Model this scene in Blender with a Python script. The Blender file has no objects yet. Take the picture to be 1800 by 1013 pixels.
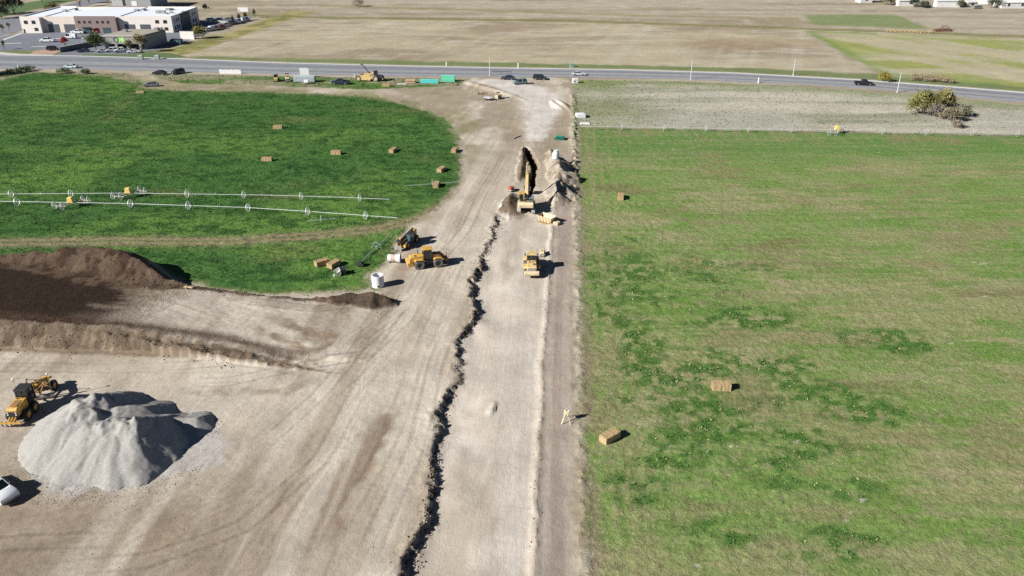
import bpy, math, random
import numpy as np
from mathutils import Vector, Matrix

# ------------------------------------------------------------------ camera, sky, sun, exposure
SC = bpy.context.scene
COL = SC.collection
HCAM = 58.4                                   # drone height above the field, metres
PITCH = math.atan(706.5 / 1400.0)             # looking 26.8 degrees down
cam = bpy.data.cameras.new('camera'); cam.sensor_width = 36.0; cam.lens = 28.0
cam.clip_start = 0.5; cam.clip_end = 9000.0
camo = bpy.data.objects.new('camera', cam); COL.objects.link(camo)
camo.location = (0, 0, HCAM); camo.rotation_euler = (math.pi / 2 - PITCH, 0, 0)
SC.camera = camo

SUN_EL = math.radians(30.0)
SHADOW_AZ = math.radians(25.0)                # shadows fall to +X, a little towards +Y
sdir = Vector((math.cos(SUN_EL) * math.cos(SHADOW_AZ), math.cos(SUN_EL) * math.sin(SHADOW_AZ), -math.sin(SUN_EL)))
world = bpy.data.worlds.new('World'); SC.world = world; world.use_nodes = True
wn = world.node_tree.nodes; wl = world.node_tree.links
sky = wn.new('ShaderNodeTexSky'); sky.sky_type = 'NISHITA'; sky.sun_disc = False
sky.sun_elevation = SUN_EL
sky.sun_rotation = math.atan2(-sdir.x, -sdir.y)
sky.altitude = 1300.0; sky.air_density = 0.4; sky.dust_density = 0.0
wn['Background'].inputs['Strength'].default_value = 0.05
wl.new(sky.outputs[0], wn['Background'].inputs[0])
sl = bpy.data.lights.new('sun', 'SUN'); sl.energy = 5.0; sl.angle = math.radians(0.53); sl.color = (1.0, 0.97, 0.925)
slo = bpy.data.objects.new('sun', sl); COL.objects.link(slo)
slo.rotation_euler = sdir.to_track_quat('-Z', 'Y').to_euler()
SC.view_settings.view_transform = 'Standard'; SC.view_settings.look = 'None'
SC.view_settings.exposure = 0.74; SC.view_settings.gamma = 1.0
SC.view_settings.use_curve_mapping = False
SC.render.engine = 'CYCLES'
SC.cycles.use_denoising = False
SC.cycles.max_bounces = 5; SC.cycles.diffuse_bounces = 2; SC.cycles.glossy_bounces = 2
SC.cycles.transmission_bounces = 2; SC.cycles.volume_bounces = 1; SC.cycles.caustics_reflective = False
SC.cycles.caustics_refractive = False

# ------------------------------------------------------------------ helpers
RNG = np.random.default_rng(7)
random.seed(11)
CP, SP = math.cos(PITCH), math.sin(PITCH)
def G(px, py, z=0.0):
    """survey: a spot of the photograph -> metres on the ground (or on the level z)"""
    a = (px - 900.0) / 1400.0; b = (py - 506.5) / 1400.0
    t = (z - HCAM) / (-SP - b * CP)
    return Vector((t * a, t * (CP - b * SP), z))
def GP(pts): return [tuple(G(*p)[:2]) for p in pts]

def lin(c):
    c = np.asarray(c, float) / 255.0
    return np.where(c <= 0.04045, c / 12.92, ((c + 0.055) / 1.055) ** 2.4)
def A(r, g, b, k=1.32):
    """albedo of a sunlit horizontal surface that the photograph shows as r, g, b"""
    return lin((r, g, b)) / k

def hsh(i, j, s):
    n = (i.astype(np.int64) * 374761393 + j.astype(np.int64) * 668265263 + s * 974634777) & 0x7fffffff
    n = ((n ^ (n >> 13)) * 1274126177) & 0x7fffffff
    return ((n ^ (n >> 16)) & 0xffff) / 65535.0
def vn(x, y, s=0):
    xi = np.floor(x); yi = np.floor(y); fx = x - xi; fy = y - yi
    fx = fx * fx * (3 - 2 * fx); fy = fy * fy * (3 - 2 * fy)
    a = hsh(xi, yi, s); b = hsh(xi + 1, yi, s); c = hsh(xi, yi + 1, s); d = hsh(xi + 1, yi + 1, s)
    return (a * (1 - fx) + b * fx) * (1 - fy) + (c * (1 - fx) + d * fx) * fy
def fbm(x, y, o=4, s=0):
    r = 0.0; am = 0.5; t = 0.0
    ca, sa = math.cos(0.6), math.sin(0.6)
    for k in range(o):
        r = r + am * vn(x, y, s + k * 17); t += am; am *= 0.5
        x, y = (x * ca - y * sa) * 2.03 + 5.2, (x * sa + y * ca) * 2.03 + 1.3
    return r / t                                  # 0..1
def sst(a, b, x):
    t = np.clip((x - a) / (b - a), 0, 1); return t * t * (3 - 2 * t)
def pline(x, y, pts):
    """signed distance (positive to the right of travel) and run along a polyline"""
    best = np.full(x.shape, 1e18); sg = np.zeros(x.shape); run = np.zeros(x.shape); acc = 0.0
    n = len(pts) - 1
    for k in range(n):
        (ax, ay), (bx, by) = pts[k], pts[k + 1]
        dx, dy = bx - ax, by - ay; L = math.hypot(dx, dy); dx /= L; dy /= L
        rx, ry = x - ax, y - ay
        t = rx * dx + ry * dy; cr = rx * dy - ry * dx
        lo = -1e9 if k == 0 else 0.0; hi = 1e9 if k == n - 1 else L
        tc = np.clip(t, lo, hi)
        d2 = (t - tc) ** 2 + cr ** 2
        m = d2 < best
        best = np.where(m, d2, best); sg = np.where(m, np.sign(cr), sg); run = np.where(m, acc + tc, run)
        acc += L
    return np.sqrt(best) * sg, run
def poly(x, y, pts):
    """signed distance to a polygon, positive inside"""
    best = np.full(x.shape, 1e18); ins = np.zeros(x.shape, bool); n = len(pts)
    for k in range(n):
        (ax, ay), (bx, by) = pts[k], pts[(k + 1) % n]
        dx, dy = bx - ax, by - ay; L2 = dx * dx + dy * dy
        t = np.clip(((x - ax) * dx + (y - ay) * dy) / L2, 0, 1)
        best = np.minimum(best, (x - ax - t * dx) ** 2 + (y - ay - t * dy) ** 2)
        if dy != 0:
            c = ((ay > y) != (by > y)) & (x < dx * (y - ay) / dy + ax)
            ins ^= c
    return np.sqrt(best) * np.where(ins, 1, -1)

# ------------------------------------------------------------------ materials
MATS = {}
def mat(name, col, rough=0.6, metal=0.0, noise=0.0, scale=3.0, bump=0.0, spec=0.5, emit=None, alpha_tint=None):
    if name in MATS: return MATS[name]
    m = bpy.data.materials.new(name); m.use_nodes = True
    nt = m.node_tree; b = nt.nodes['Principled BSDF']
    b.inputs['Base Color'].default_value = (*col, 1); b.inputs['Roughness'].default_value = rough
    b.inputs['Metallic'].default_value = metal; b.inputs['Specular IOR Level'].default_value = spec
    if noise > 0:
        tc = nt.nodes.new('ShaderNodeTexCoord'); nz = nt.nodes.new('ShaderNodeTexNoise')
        nz.inputs['Scale'].default_value = scale; nz.inputs['Detail'].default_value = 6; nz.inputs['Roughness'].default_value = 0.65
        nt.links.new(tc.outputs['Object'], nz.inputs['Vector'])
        cr = nt.nodes.new('ShaderNodeValToRGB')
        cr.color_ramp.elements[0].position = 0.3; cr.color_ramp.elements[1].position = 0.7
        cr.color_ramp.elements[0].color = (*[c * (1 - noise) for c in col], 1)
        cr.color_ramp.elements[1].color = (*[min(1, c * (1 + noise * 0.6)) for c in col], 1)
        nt.links.new(nz.outputs['Fac'], cr.inputs['Fac']); nt.links.new(cr.outputs['Color'], b.inputs['Base Color'])
        if bump > 0:
            bp = nt.nodes.new('ShaderNodeBump'); bp.inputs['Strength'].default_value = bump; bp.inputs['Distance'].default_value = 0.05
            nt.links.new(nz.outputs['Fac'], bp.inputs['Height']); nt.links.new(bp.outputs['Normal'], b.inputs['Normal'])
    MATS[name] = m
    return m

def ground_mat(name, kind):
    """soil / green / dry: albedo from the surveyed ground cover, grain and ruts on top"""
    if name in MATS: return MATS[name]
    m = bpy.data.materials.new(name); m.use_nodes = True
    nt = m.node_tree; N = nt.nodes; L = nt.links; b = N['Principled BSDF']
    b.inputs['Roughness'].default_value = 0.95; b.inputs['Specular IOR Level'].default_value = 0.08
    at = N.new('ShaderNodeAttribute'); at.attribute_name = 'cover'
    geo = N.new('ShaderNodeNewGeometry')
    def noise(vec, scale, detail, rough=0.6, dist=0.0):
        n = N.new('ShaderNodeTexNoise'); n.inputs['Scale'].default_value = scale; n.inputs['Detail'].default_value = detail
        n.inputs['Roughness'].default_value = rough; n.inputs['Distortion'].default_value = dist
        L.new(vec, n.inputs['Vector']); return n.outputs['Fac']
    def math_(op, a, bb, c=None):
        n = N.new('ShaderNodeMath'); n.operation = op
        for i, v in enumerate((a, bb, c)):
            if v is None: continue
            if isinstance(v, (int, float)): n.inputs[i].default_value = v
            else: L.new(v, n.inputs[i])
        return n.outputs[0]
    def mapped(attr, sx, sy):
        a = N.new('ShaderNodeAttribute'); a.attribute_name = attr
        v = N.new('ShaderNodeVectorMath'); v.operation = 'MULTIPLY'; v.inputs[1].default_value = (sx, sy, 0)
        L.new(a.outputs['Vector'], v.inputs[0]); return v.outputs[0]
    if kind == 'soil':
        mk = N.new('ShaderNodeAttribute'); mk.attribute_name = 'flowmix'
        wv = N.new('ShaderNodeAttribute'); wv.attribute_name = 'wear'
        def mixf(p, q):
            mx = N.new('ShaderNodeMix'); mx.data_type = 'FLOAT'
            L.new(mk.outputs['Fac'], mx.inputs[0]); L.new(p, mx.inputs[2]); L.new(q, mx.inputs[3]); return mx.outputs[0]
        ruts = mixf(noise(mapped('flow_a', 1.0, 0.12), 0.45, 5, 0.6, 1.2), noise(mapped('flow_b', 1.0, 0.13), 0.45, 5, 0.6, 1.2))
        fine = mixf(noise(mapped('flow_a', 1.0, 0.22), 4.0, 5, 0.65, 0.9), noise(mapped('flow_b', 1.0, 0.22), 4.0, 5, 0.65, 0.9))
        grain = noise(geo.outputs['Position'], 1.4, 9, 0.78)
        blot = noise(geo.outputs['Position'], 0.16, 5, 0.6)
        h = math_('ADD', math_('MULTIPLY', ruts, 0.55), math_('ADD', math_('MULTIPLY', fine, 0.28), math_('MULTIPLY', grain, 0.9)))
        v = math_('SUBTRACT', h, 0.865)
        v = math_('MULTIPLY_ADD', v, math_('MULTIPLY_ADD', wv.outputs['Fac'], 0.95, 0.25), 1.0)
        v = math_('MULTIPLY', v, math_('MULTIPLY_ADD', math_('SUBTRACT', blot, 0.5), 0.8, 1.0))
        bs, bd = 0.55, 0.22
        height = h
    elif kind == 'heap':
        n1 = noise(geo.outputs['Position'], 0.9, 10, 0.72, 0.2); n2 = noise(geo.outputs['Position'], 4.5, 6, 0.75)
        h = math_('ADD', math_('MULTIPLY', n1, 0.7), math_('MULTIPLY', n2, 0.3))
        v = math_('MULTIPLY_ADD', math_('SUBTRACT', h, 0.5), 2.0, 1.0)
        bs, bd = 1.0, 0.7
        height = h
    elif kind == 'green':
        n1 = noise(geo.outputs['Position'], 1.5, 6, 0.7, 0.4)
        n2 = noise(geo.outputs['Position'], 6.0, 4, 0.7)
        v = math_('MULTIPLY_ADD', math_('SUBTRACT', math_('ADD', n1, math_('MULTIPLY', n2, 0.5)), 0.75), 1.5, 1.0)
        bs, bd = 0.8, 0.35
        height = n1
    else:
        st = N.new('ShaderNodeVectorMath'); st.operation = 'MULTIPLY'; st.inputs[1].default_value = (0.35, 1.6, 1)
        L.new(geo.outputs['Position'], st.inputs[0])
        n1 = noise(st.outputs[0], 0.9, 7, 0.72, 0.6)
        n2 = noise(geo.outputs['Position'], 0.09, 5, 0.6)
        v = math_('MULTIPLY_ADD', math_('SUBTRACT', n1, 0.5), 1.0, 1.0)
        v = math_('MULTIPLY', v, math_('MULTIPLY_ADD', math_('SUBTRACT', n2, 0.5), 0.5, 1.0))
        bs, bd = 0.6, 0.4
        height = n1
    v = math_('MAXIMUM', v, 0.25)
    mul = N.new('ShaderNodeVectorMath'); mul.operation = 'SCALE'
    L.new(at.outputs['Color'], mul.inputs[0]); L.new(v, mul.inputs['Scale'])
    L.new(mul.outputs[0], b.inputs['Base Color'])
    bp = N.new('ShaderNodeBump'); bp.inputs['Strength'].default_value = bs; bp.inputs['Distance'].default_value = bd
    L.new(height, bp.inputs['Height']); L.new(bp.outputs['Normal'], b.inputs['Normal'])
    MATS[name] = m
    return m

# ------------------------------------------------------------------ object helpers
def link(name, me, m=None, parent=None):
    o = bpy.data.objects.new(name, me); COL.objects.link(o)
    if m is not None: me.materials.append(m)
    if parent is not None: o.parent = parent
    return o
def tag(o, label=None, cat=None, group=None, kind=None):
    if label: o['label'] = label
    if cat: o['category'] = cat
    if group: o['group'] = group
    if kind: o['kind'] = kind
    return o
def thing(name, loc, rz=0.0, label=None, cat=None, group=None, rx=0.0, ry=0.0):
    o = bpy.data.objects.new(name, None); COL.objects.link(o); o.empty_display_size = 0.3
    o.location = loc; o.rotation_euler = (rx, ry, rz)
    return tag(o, label, cat, group)

class MB:
    """collects simple solids; build() links them as ONE mesh object"""
    def __init__(s): s.v = []; s.f = []
    def add(s, vs, fs):
        o = len(s.v); s.v += [tuple(v) for v in vs]; s.f += [tuple(i + o for i in f) for f in fs]; return s
    def box(s, x0, x1, y0, y1, z0, z1, R=None, o=(0, 0, 0)):
        vs = [Vector((x, y, z)) for z in (z0, z1) for y in (y0, y1) for x in (x0, x1)]
        if R is not None: vs = [R @ v for v in vs]
        vs = [v + Vector(o) for v in vs]
        return s.add(vs, [(0, 2, 3, 1), (4, 5, 7, 6), (0, 1, 5, 4), (2, 6, 7, 3), (0, 4, 6, 2), (1, 3, 7, 5)])
    def frus(s, b, t, z0, z1):
        """b, t = (x0, x1, y0, y1) rectangles at z0 and z1"""
        vs = [(b[0], b[2], z0), (b[1], b[2], z0), (b[1], b[3], z0), (b[0], b[3], z0), (t[0], t[2], z1), (t[1], t[2], z1), (t[1], t[3], z1), (t[0], t[3], z1)]
        return s.add(vs, [(3, 2, 1, 0), (4, 5, 6, 7), (0, 1, 5, 4), (1, 2, 6, 5), (2, 3, 7, 6), (3, 0, 4, 7)])
    def prism(s, prof, y0, y1):
        """side profile in x, z pushed through y0..y1"""
        n = len(prof); vs = [(x, y0, z) for x, z in prof] + [(x, y1, z) for x, z in prof]
        fs = [tuple(range(n)), tuple(range(2 * n - 1, n - 1, -1))]
        fs += [(i, i + n, (i + 1) % n + n, (i + 1) % n) for i in range(n)]
        return s.add(vs, fs)
    def beam(s, p, q, w, h=None, w2=None, h2=None):
        """square beam from p to q"""
        p, q = Vector(p), Vector(q); h = h or w; w2 = w2 or w; h2 = h2 or h
        d = (q - p).normalized(); up = Vector((0, 0, 1)) if abs(d.z) < 0.95 else Vector((1, 0, 0))
        a = d.cross(up).normalized(); c = a.cross(d).normalized()
        vs = []
        for P, ww, hh in ((p, w, h), (q, w2, h2)):
            for i, j in ((-1, -1), (1, -1), (1, 1), (-1, 1)): vs.append(P + a * (i * ww / 2) + c * (j * hh / 2))
        return s.add(vs, [(0, 1, 2, 3), (7, 6, 5, 4), (0, 4, 5, 1), (1, 5, 6, 2), (2, 6, 7, 3), (3, 7, 4, 0)])
    def cyl(s, p, q, r, r2=None, n=12, cap=True):
        p, q = Vector(p), Vector(q); r2 = r if r2 is None else r2
        d = (q - p).normalized(); up = Vector((0, 0, 1)) if abs(d.z) < 0.95 else Vector((1, 0, 0))
        a = d.cross(up).normalized(); c = a.cross(d).normalized(); vs = []
        for P, rr in ((p, r), (q, r2)):
            for k in range(n):
                t = 2 * math.pi * k / n; vs.append(P + a * (rr * math.cos(t)) + c * (rr * math.sin(t)))
        fs = [(k, (k + 1) % n, (k + 1) % n + n, k + n) for k in range(n)]
        if cap: fs += [tuple(range(n - 1, -1, -1)), tuple(range(n, 2 * n))]
        return s.add(vs, fs)
    def lathe(s, c, ax, prof, n=16):
        """profile (run, radius) turned about axis ax through c; closed ring of profile"""
        c = Vector(c); d = Vector(ax).normalized(); up = Vector((0, 0, 1)) if abs(d.z) < 0.95 else Vector((1, 0, 0))
        a = d.cross(up).normalized(); e = a.cross(d).normalized(); m = len(prof); vs = []
        for k in range(n):
            t = 2 * math.pi * k / n; rad = a * math.cos(t) + e * math.sin(t)
            for u, r in prof: vs.append(c + d * u + rad * r)
        fs = []
        for k in range(n):
            k2 = (k + 1) % n
            for j in range(m): fs.append((k * m + j, k * m + (j + 1) % m, k2 * m + (j + 1) % m, k2 * m + j))
        return s.add(vs, fs)
    def blob(s, c, r, seed=0, n=6, m=8, rough=0.25):
        rr = random.Random(seed); c = Vector(c); r = Vector(r) if not isinstance(r, (int, float)) else Vector((r, r, r))
        vs = [c + Vector((0, 0, -r.z)), c + Vector((0, 0, r.z))]
        for i in range(1, n):
            p = math.pi * i / n
            for j in range(m):
                t = 2 * math.pi * j / m; k = 1 + rr.uniform(-rough, rough)
                vs.append(c + Vector((r.x * math.sin(p) * math.cos(t) * k, r.y * math.sin(p) * math.sin(t) * k, -r.z * math.cos(p) * k)))
        fs = []
        for j in range(m):
            fs.append((0, 2 + (j + 1) % m, 2 + j)); b0 = 2 + (n - 2) * m; fs.append((1, b0 + j, b0 + (j + 1) % m))
        for i in range(n - 2):
            for j in range(m):
                a0 = 2 + i * m; fs.append((a0 + j, a0 + (j + 1) % m, a0 + m + (j + 1) % m, a0 + m + j))
        return s.add(vs, fs)
    def mesh(s, name):
        me = bpy.data.meshes.new(name); me.from_pydata(s.v, [], s.f); me.validate(); return me
    def build(s, name, m, parent=None, smooth=None, bevel=0.0):
        me = s.mesh(name)
        o = link(name, me, m, parent)
        if smooth is not None:
            me.polygons.foreach_set('use_smooth', [True] * len(me.polygons)); me.set_sharp_from_angle(angle=math.radians(smooth))
        if bevel > 0:
            bm = o.modifiers.new('bevel', 'BEVEL'); bm.width = bevel; bm.segments = 2; bm.limit_method = 'ANGLE'; bm.angle_limit = math.radians(40)
        return o
def copy_tree(o, parent=None):
    c = o.copy(); COL.objects.link(c); c.parent = parent
    for ch in list(o.children): copy_tree(ch, c)
    return c
# ------------------------------------------------------------------ the land: one height field, split into its pieces
def W3(pts): return [tuple(G(*p)) for p in pts]
YAW = math.radians(3.69)
DX, DY = math.sin(YAW), math.cos(YAW)              # heading of the new road

CUT_L = GP([(690, 1110), (715, 1013), (735, 940), (755, 870), (760, 820), (765, 760), (785, 700), (800, 650), (806, 600), (825, 565), (838, 540), (829, 505), (845, 470), (858, 430), (874, 392), (881, 368)])
CUT_R = GP([(925, 1110), (932, 1013), (940, 850), (947, 720), (952, 620), (961, 500), (965, 440), (968, 400), (970, 380)])
STRIP_R = GP([(1009, 1110), (1008, 1013), (1007, 800), (1005, 500), (1004, 400), (1003, 300), (1003, 150)])
LEFT_FIELD = GP([(-500, 150), (0, 141), (60, 126), (120, 129), (200, 134), (238, 146), (262, 157), (320, 159), (480, 162), (640, 169), (700, 179), (755, 196), (788, 216), (808, 246), (816, 280), (814, 315), (796, 345), (765, 376), (722, 397),
                 (704, 422), (694, 455), (650, 484), (676, 512), (600, 517), (480, 521), (380, 512), (320, 500), (250, 468), (190, 452), (60, 453), (0, 456), (-500, 456)])
RIGHT_FIELD = GP([(1013, 222), (1200, 226), (1500, 232), (1800, 237), (2500, 262), (2800, 1200), (1030, 1200), (1028, 1013), (1020, 900), (1021, 800), (1016, 700), (1014, 600), (1012, 500), (1014, 400), (1011, 300)])
YARD = GP([(222, 127), (240, 140), (262, 156), (320, 158), (480, 161), (640, 168), (700, 178), (755, 195), (788, 215), (808, 245), (817, 280), (815, 315), (797, 345), (766, 376), (724, 397), (705, 422), (695, 455), (655, 484), (680, 512), (600, 516), (480, 520), (380, 511), (320, 499), (250, 469), (190, 455), (60, 456), (0, 459), (-500, 459),
           (-900, 1250), (1028, 1250), (1026, 1013), (1018, 900), (1019, 800), (1015, 700), (1013, 600), (1011, 500), (1013, 400), (1010, 300), (1011, 222), (1009, 180), (1012, 141), (1000, 137), (830, 137), (800, 150), (720, 154), (640, 157), (480, 151), (330, 147), (285, 139), (252, 127)])
GRAVEL_RAMP = GP([(820, 138), (900, 139), (960, 152), (1000, 176), (985, 210), (960, 250), (915, 250), (915, 200), (905, 172), (870, 157), (830, 145)])
BROWN_FIELD = GP([(300, 100), (330, 88), (430, 62), (560, 36), (620, 33), (1000, 38), (1400, 51), (1545, 131), (1300, 121), (1100, 116), (900, 112), (600, 106)])
YELLOW_FIELD = GP([(1405, 53), (1800, 67), (2400, 90), (2400, 190), (1800, 156), (1650, 143), (1540, 131)])
GREEN_PATCH = GP([(1408, 26), (1500, 24), (1580, 26), (1640, 48), (1640, 53), (1415, 45)])
LINE_STRIP = GP([(250, 112), (330, 84), (430, 56), (520, 24), (560, 12)])
HEDGE = GP([(430, 27), (600, 32), (1000, 37), (1150, 42), (1400, 50), (1800, 64), (2300, 84)])
HEDGE2 = GP([(560, 10), (800, 17), (1100, 27), (1405, 33)])
GRASS_TRACK = GP([(-300, 432), (0, 427), (200, 424), (400, 425), (560, 414), (660, 403), (740, 385), (800, 352)])
ROADSIDE = GP([(-200, 132), (0, 127), (250, 129), (500, 134), (800, 138), (1010, 140), (1200, 143), (1400, 152), (1600, 166), (1800, 184), (2200, 220)])
FARSIDE = GP([(-200, 93), (0, 95), (300, 102), (500, 110), (700, 115), (900, 119), (1100, 122), (1300, 128), (1500, 139), (1650, 150), (1800, 162), (2200, 195)])
HEAP_S = W3([(-260, 536, 3.0), (-100, 548, 3.0), (0, 560, 2.9), (100, 569, 2.7), (200, 576, 2.4), (300, 590, 1.8), (380, 603, 1.1), (428, 620, 0.35)])
HEAP_N = W3([(-30, 450, 1.8), (25, 446, 2.8), (100, 439, 3.8), (165, 431, 4.9), (212, 440, 4.9), (245, 461, 3.9), (285, 486, 2.4), (330, 502, 1.3), (400, 514, 0.9), (480, 522, 0.8), (560, 523, 0.9), (620, 515, 1.4), (655, 517, 1.7), (686, 526, 0.9)])
SPOIL_R = W3([(966, 265, 0.8), (972, 275, 1.8), (980, 283, 2.2), (983, 294, 2.6), (982, 308, 2.6), (981, 323, 2.4), (981, 337, 1.8), (976, 350, 0.8)])
SPOIL_L = W3([(920, 256, 0.5), (918, 275, 0.9), (917, 290, 1.0), (914, 306, 0.9), (912, 318, 0.3)])
SPOIL_X = W3([(900, 338, 0.5), (894, 347, 1.6), (893, 358, 1.8), (899, 372, 0.8)])
RAMP_N = W3([(820, 143, 0.5), (860, 153, 0.7), (900, 166, 0.5), (925, 176, 0.2)])
CLUMP = W3([(861, 727, 0.0), (866, 717, 0.35), (871, 707, 0.1)])
WIND = [W3([(968, 176, 0.3), (978, 183, 0.9), (990, 191, 0.3)]), W3([(980, 175, 0.3), (990, 181, 1.0), (1000, 190, 0.4)])]
TRENCH = GP([(921, 258), (931, 262), (947, 290), (942, 320), (934, 348), (925, 348), (931, 312), (934, 295), (922, 272)])
FLOW_A = GP([(520, 1250), (600, 1013), (680, 800), (735, 640), (780, 520), (832, 400), (890, 290), (935, 205), (965, 160)])
FLOW_B = GP([(-300, 1060), (150, 960), (380, 850), (540, 700), (640, 590), (700, 500), (790, 380)])
FLOW_C = GP([(-200, 480), (200, 530), (420, 560), (560, 590), (640, 585), (700, 520)])
FLOW_D = GP([(-200, 665), (200, 650), (420, 640), (540, 640), (640, 600), (720, 520)])

TRACKS = [GP(t) for t in ([(430, 1013), (520, 860), (600, 730), (690, 600), (760, 490)], [(560, 1013), (620, 880), (690, 740), (740, 620), (800, 480)], [(640, 1013), (680, 900), (725, 770), (765, 650), (800, 560)], [(250, 1013), (400, 900), (540, 760), (650, 620), (740, 480)],
    [(-20, 930), (200, 900), (400, 830), (560, 700), (660, 580)], [(-20, 965), (220, 945), (420, 870), (560, 750), (650, 660)], [(60, 1013), (260, 985), (420, 920), (520, 840)], [(300, 690), (420, 680), (540, 640), (640, 580), (720, 490)], [(400, 540), (520, 580), (620, 600), (680, 560)], [(440, 590), (540, 640), (640, 620), (700, 570)],
    [(200, 520), (400, 535), (560, 550), (680, 530)], [(300, 560), (440, 600), (560, 610), (660, 590)], [(760, 480), (820, 390), (880, 290), (930, 210)], [(790, 480), (845, 390), (900, 290), (950, 200)], [(740, 500), (790, 400), (845, 310), (900, 220)], [(-20, 650), (200, 645), (420, 635), (560, 660)], [(-20, 680), (150, 668), (400, 670), (560, 640)], [(800, 1013), (830, 800), (860, 600), (890, 450)], [(890, 1013), (900, 800), (912, 600), (925, 500)], [(420, 790), (440, 700), (520, 640), (620, 610)])]
def u_(x, y): return x * DY - y * DX
def v_(x, y): return x * DX + y * DY
CLOVER = [(*G(px, py)[:2], rx, ry) for px, py, rx, ry in ((1180, 660, 13, 7), (1330, 640, 10, 5), (1420, 690, 8, 5), (1230, 730, 9, 4), (1130, 620, 6, 6), (1430, 790, 7, 3.5), (1400, 850, 5, 3), (1470, 965, 6, 3), (1350, 820, 5, 2.5), (1100, 480, 9, 12), (1240, 480, 10, 8), (1090, 560, 5, 8), (1300, 560, 8, 5), (1520, 720, 8, 4), (1560, 600, 7, 5), (1180, 800, 6, 4), (1300, 760, 7, 3), (1500, 860, 6, 3), (1120, 860, 4, 3), (1250, 930, 6, 3))]
def clover(x, y):
    r = np.zeros(x.shape); n = fbm(x * 0.22, y * 0.3, 4, 321) - 0.5; m = fbm(x * 0.9, y * 0.9, 3, 323)
    for cx_, cy_, rx, ry in CLOVER: r = np.maximum(r, sst(1.15, 0.45, np.hypot((x - cx_) / rx, (y - cy_) / ry) + n * 1.7))
    return r * sst(0.38, 0.58, m)
def crest(x, y, pts, slope_r, slope_l):
    """height of a heap about a crest line given in x, y, z; clamped ends"""
    best = np.full(x.shape, -9.0)
    for k in range(len(pts) - 1):
        (ax, ay, az), (bx, by, bz) = pts[k], pts[k + 1]
        dx, dy = bx - ax, by - ay; L2 = dx * dx + dy * dy
        t = np.clip(((x - ax) * dx + (y - ay) * dy) / L2, 0, 1)
        d = np.sqrt((x - ax - t * dx) ** 2 + (y - ay - t * dy) ** 2)
        right = (x - ax) * dy - (y - ay) * dx > 0
        best = np.maximum(best, az + (bz - az) * t - d * np.where(right, slope_r, slope_l))
    return best

def near(x, y, pts, m):
    xs = [p[0] for p in pts]; ys = [p[1] for p in pts]
    return (x > min(xs) - m) & (x < max(xs) + m) & (y > min(ys) - m) & (y < max(ys) + m)

def masked(fn, x, y, pts, m, fill, *a):
    k = near(x, y, pts, m); r = np.full(x.shape, fill)
    if k.any(): r[k] = fn(x[k], y[k], pts, *a)
    return r

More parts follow.
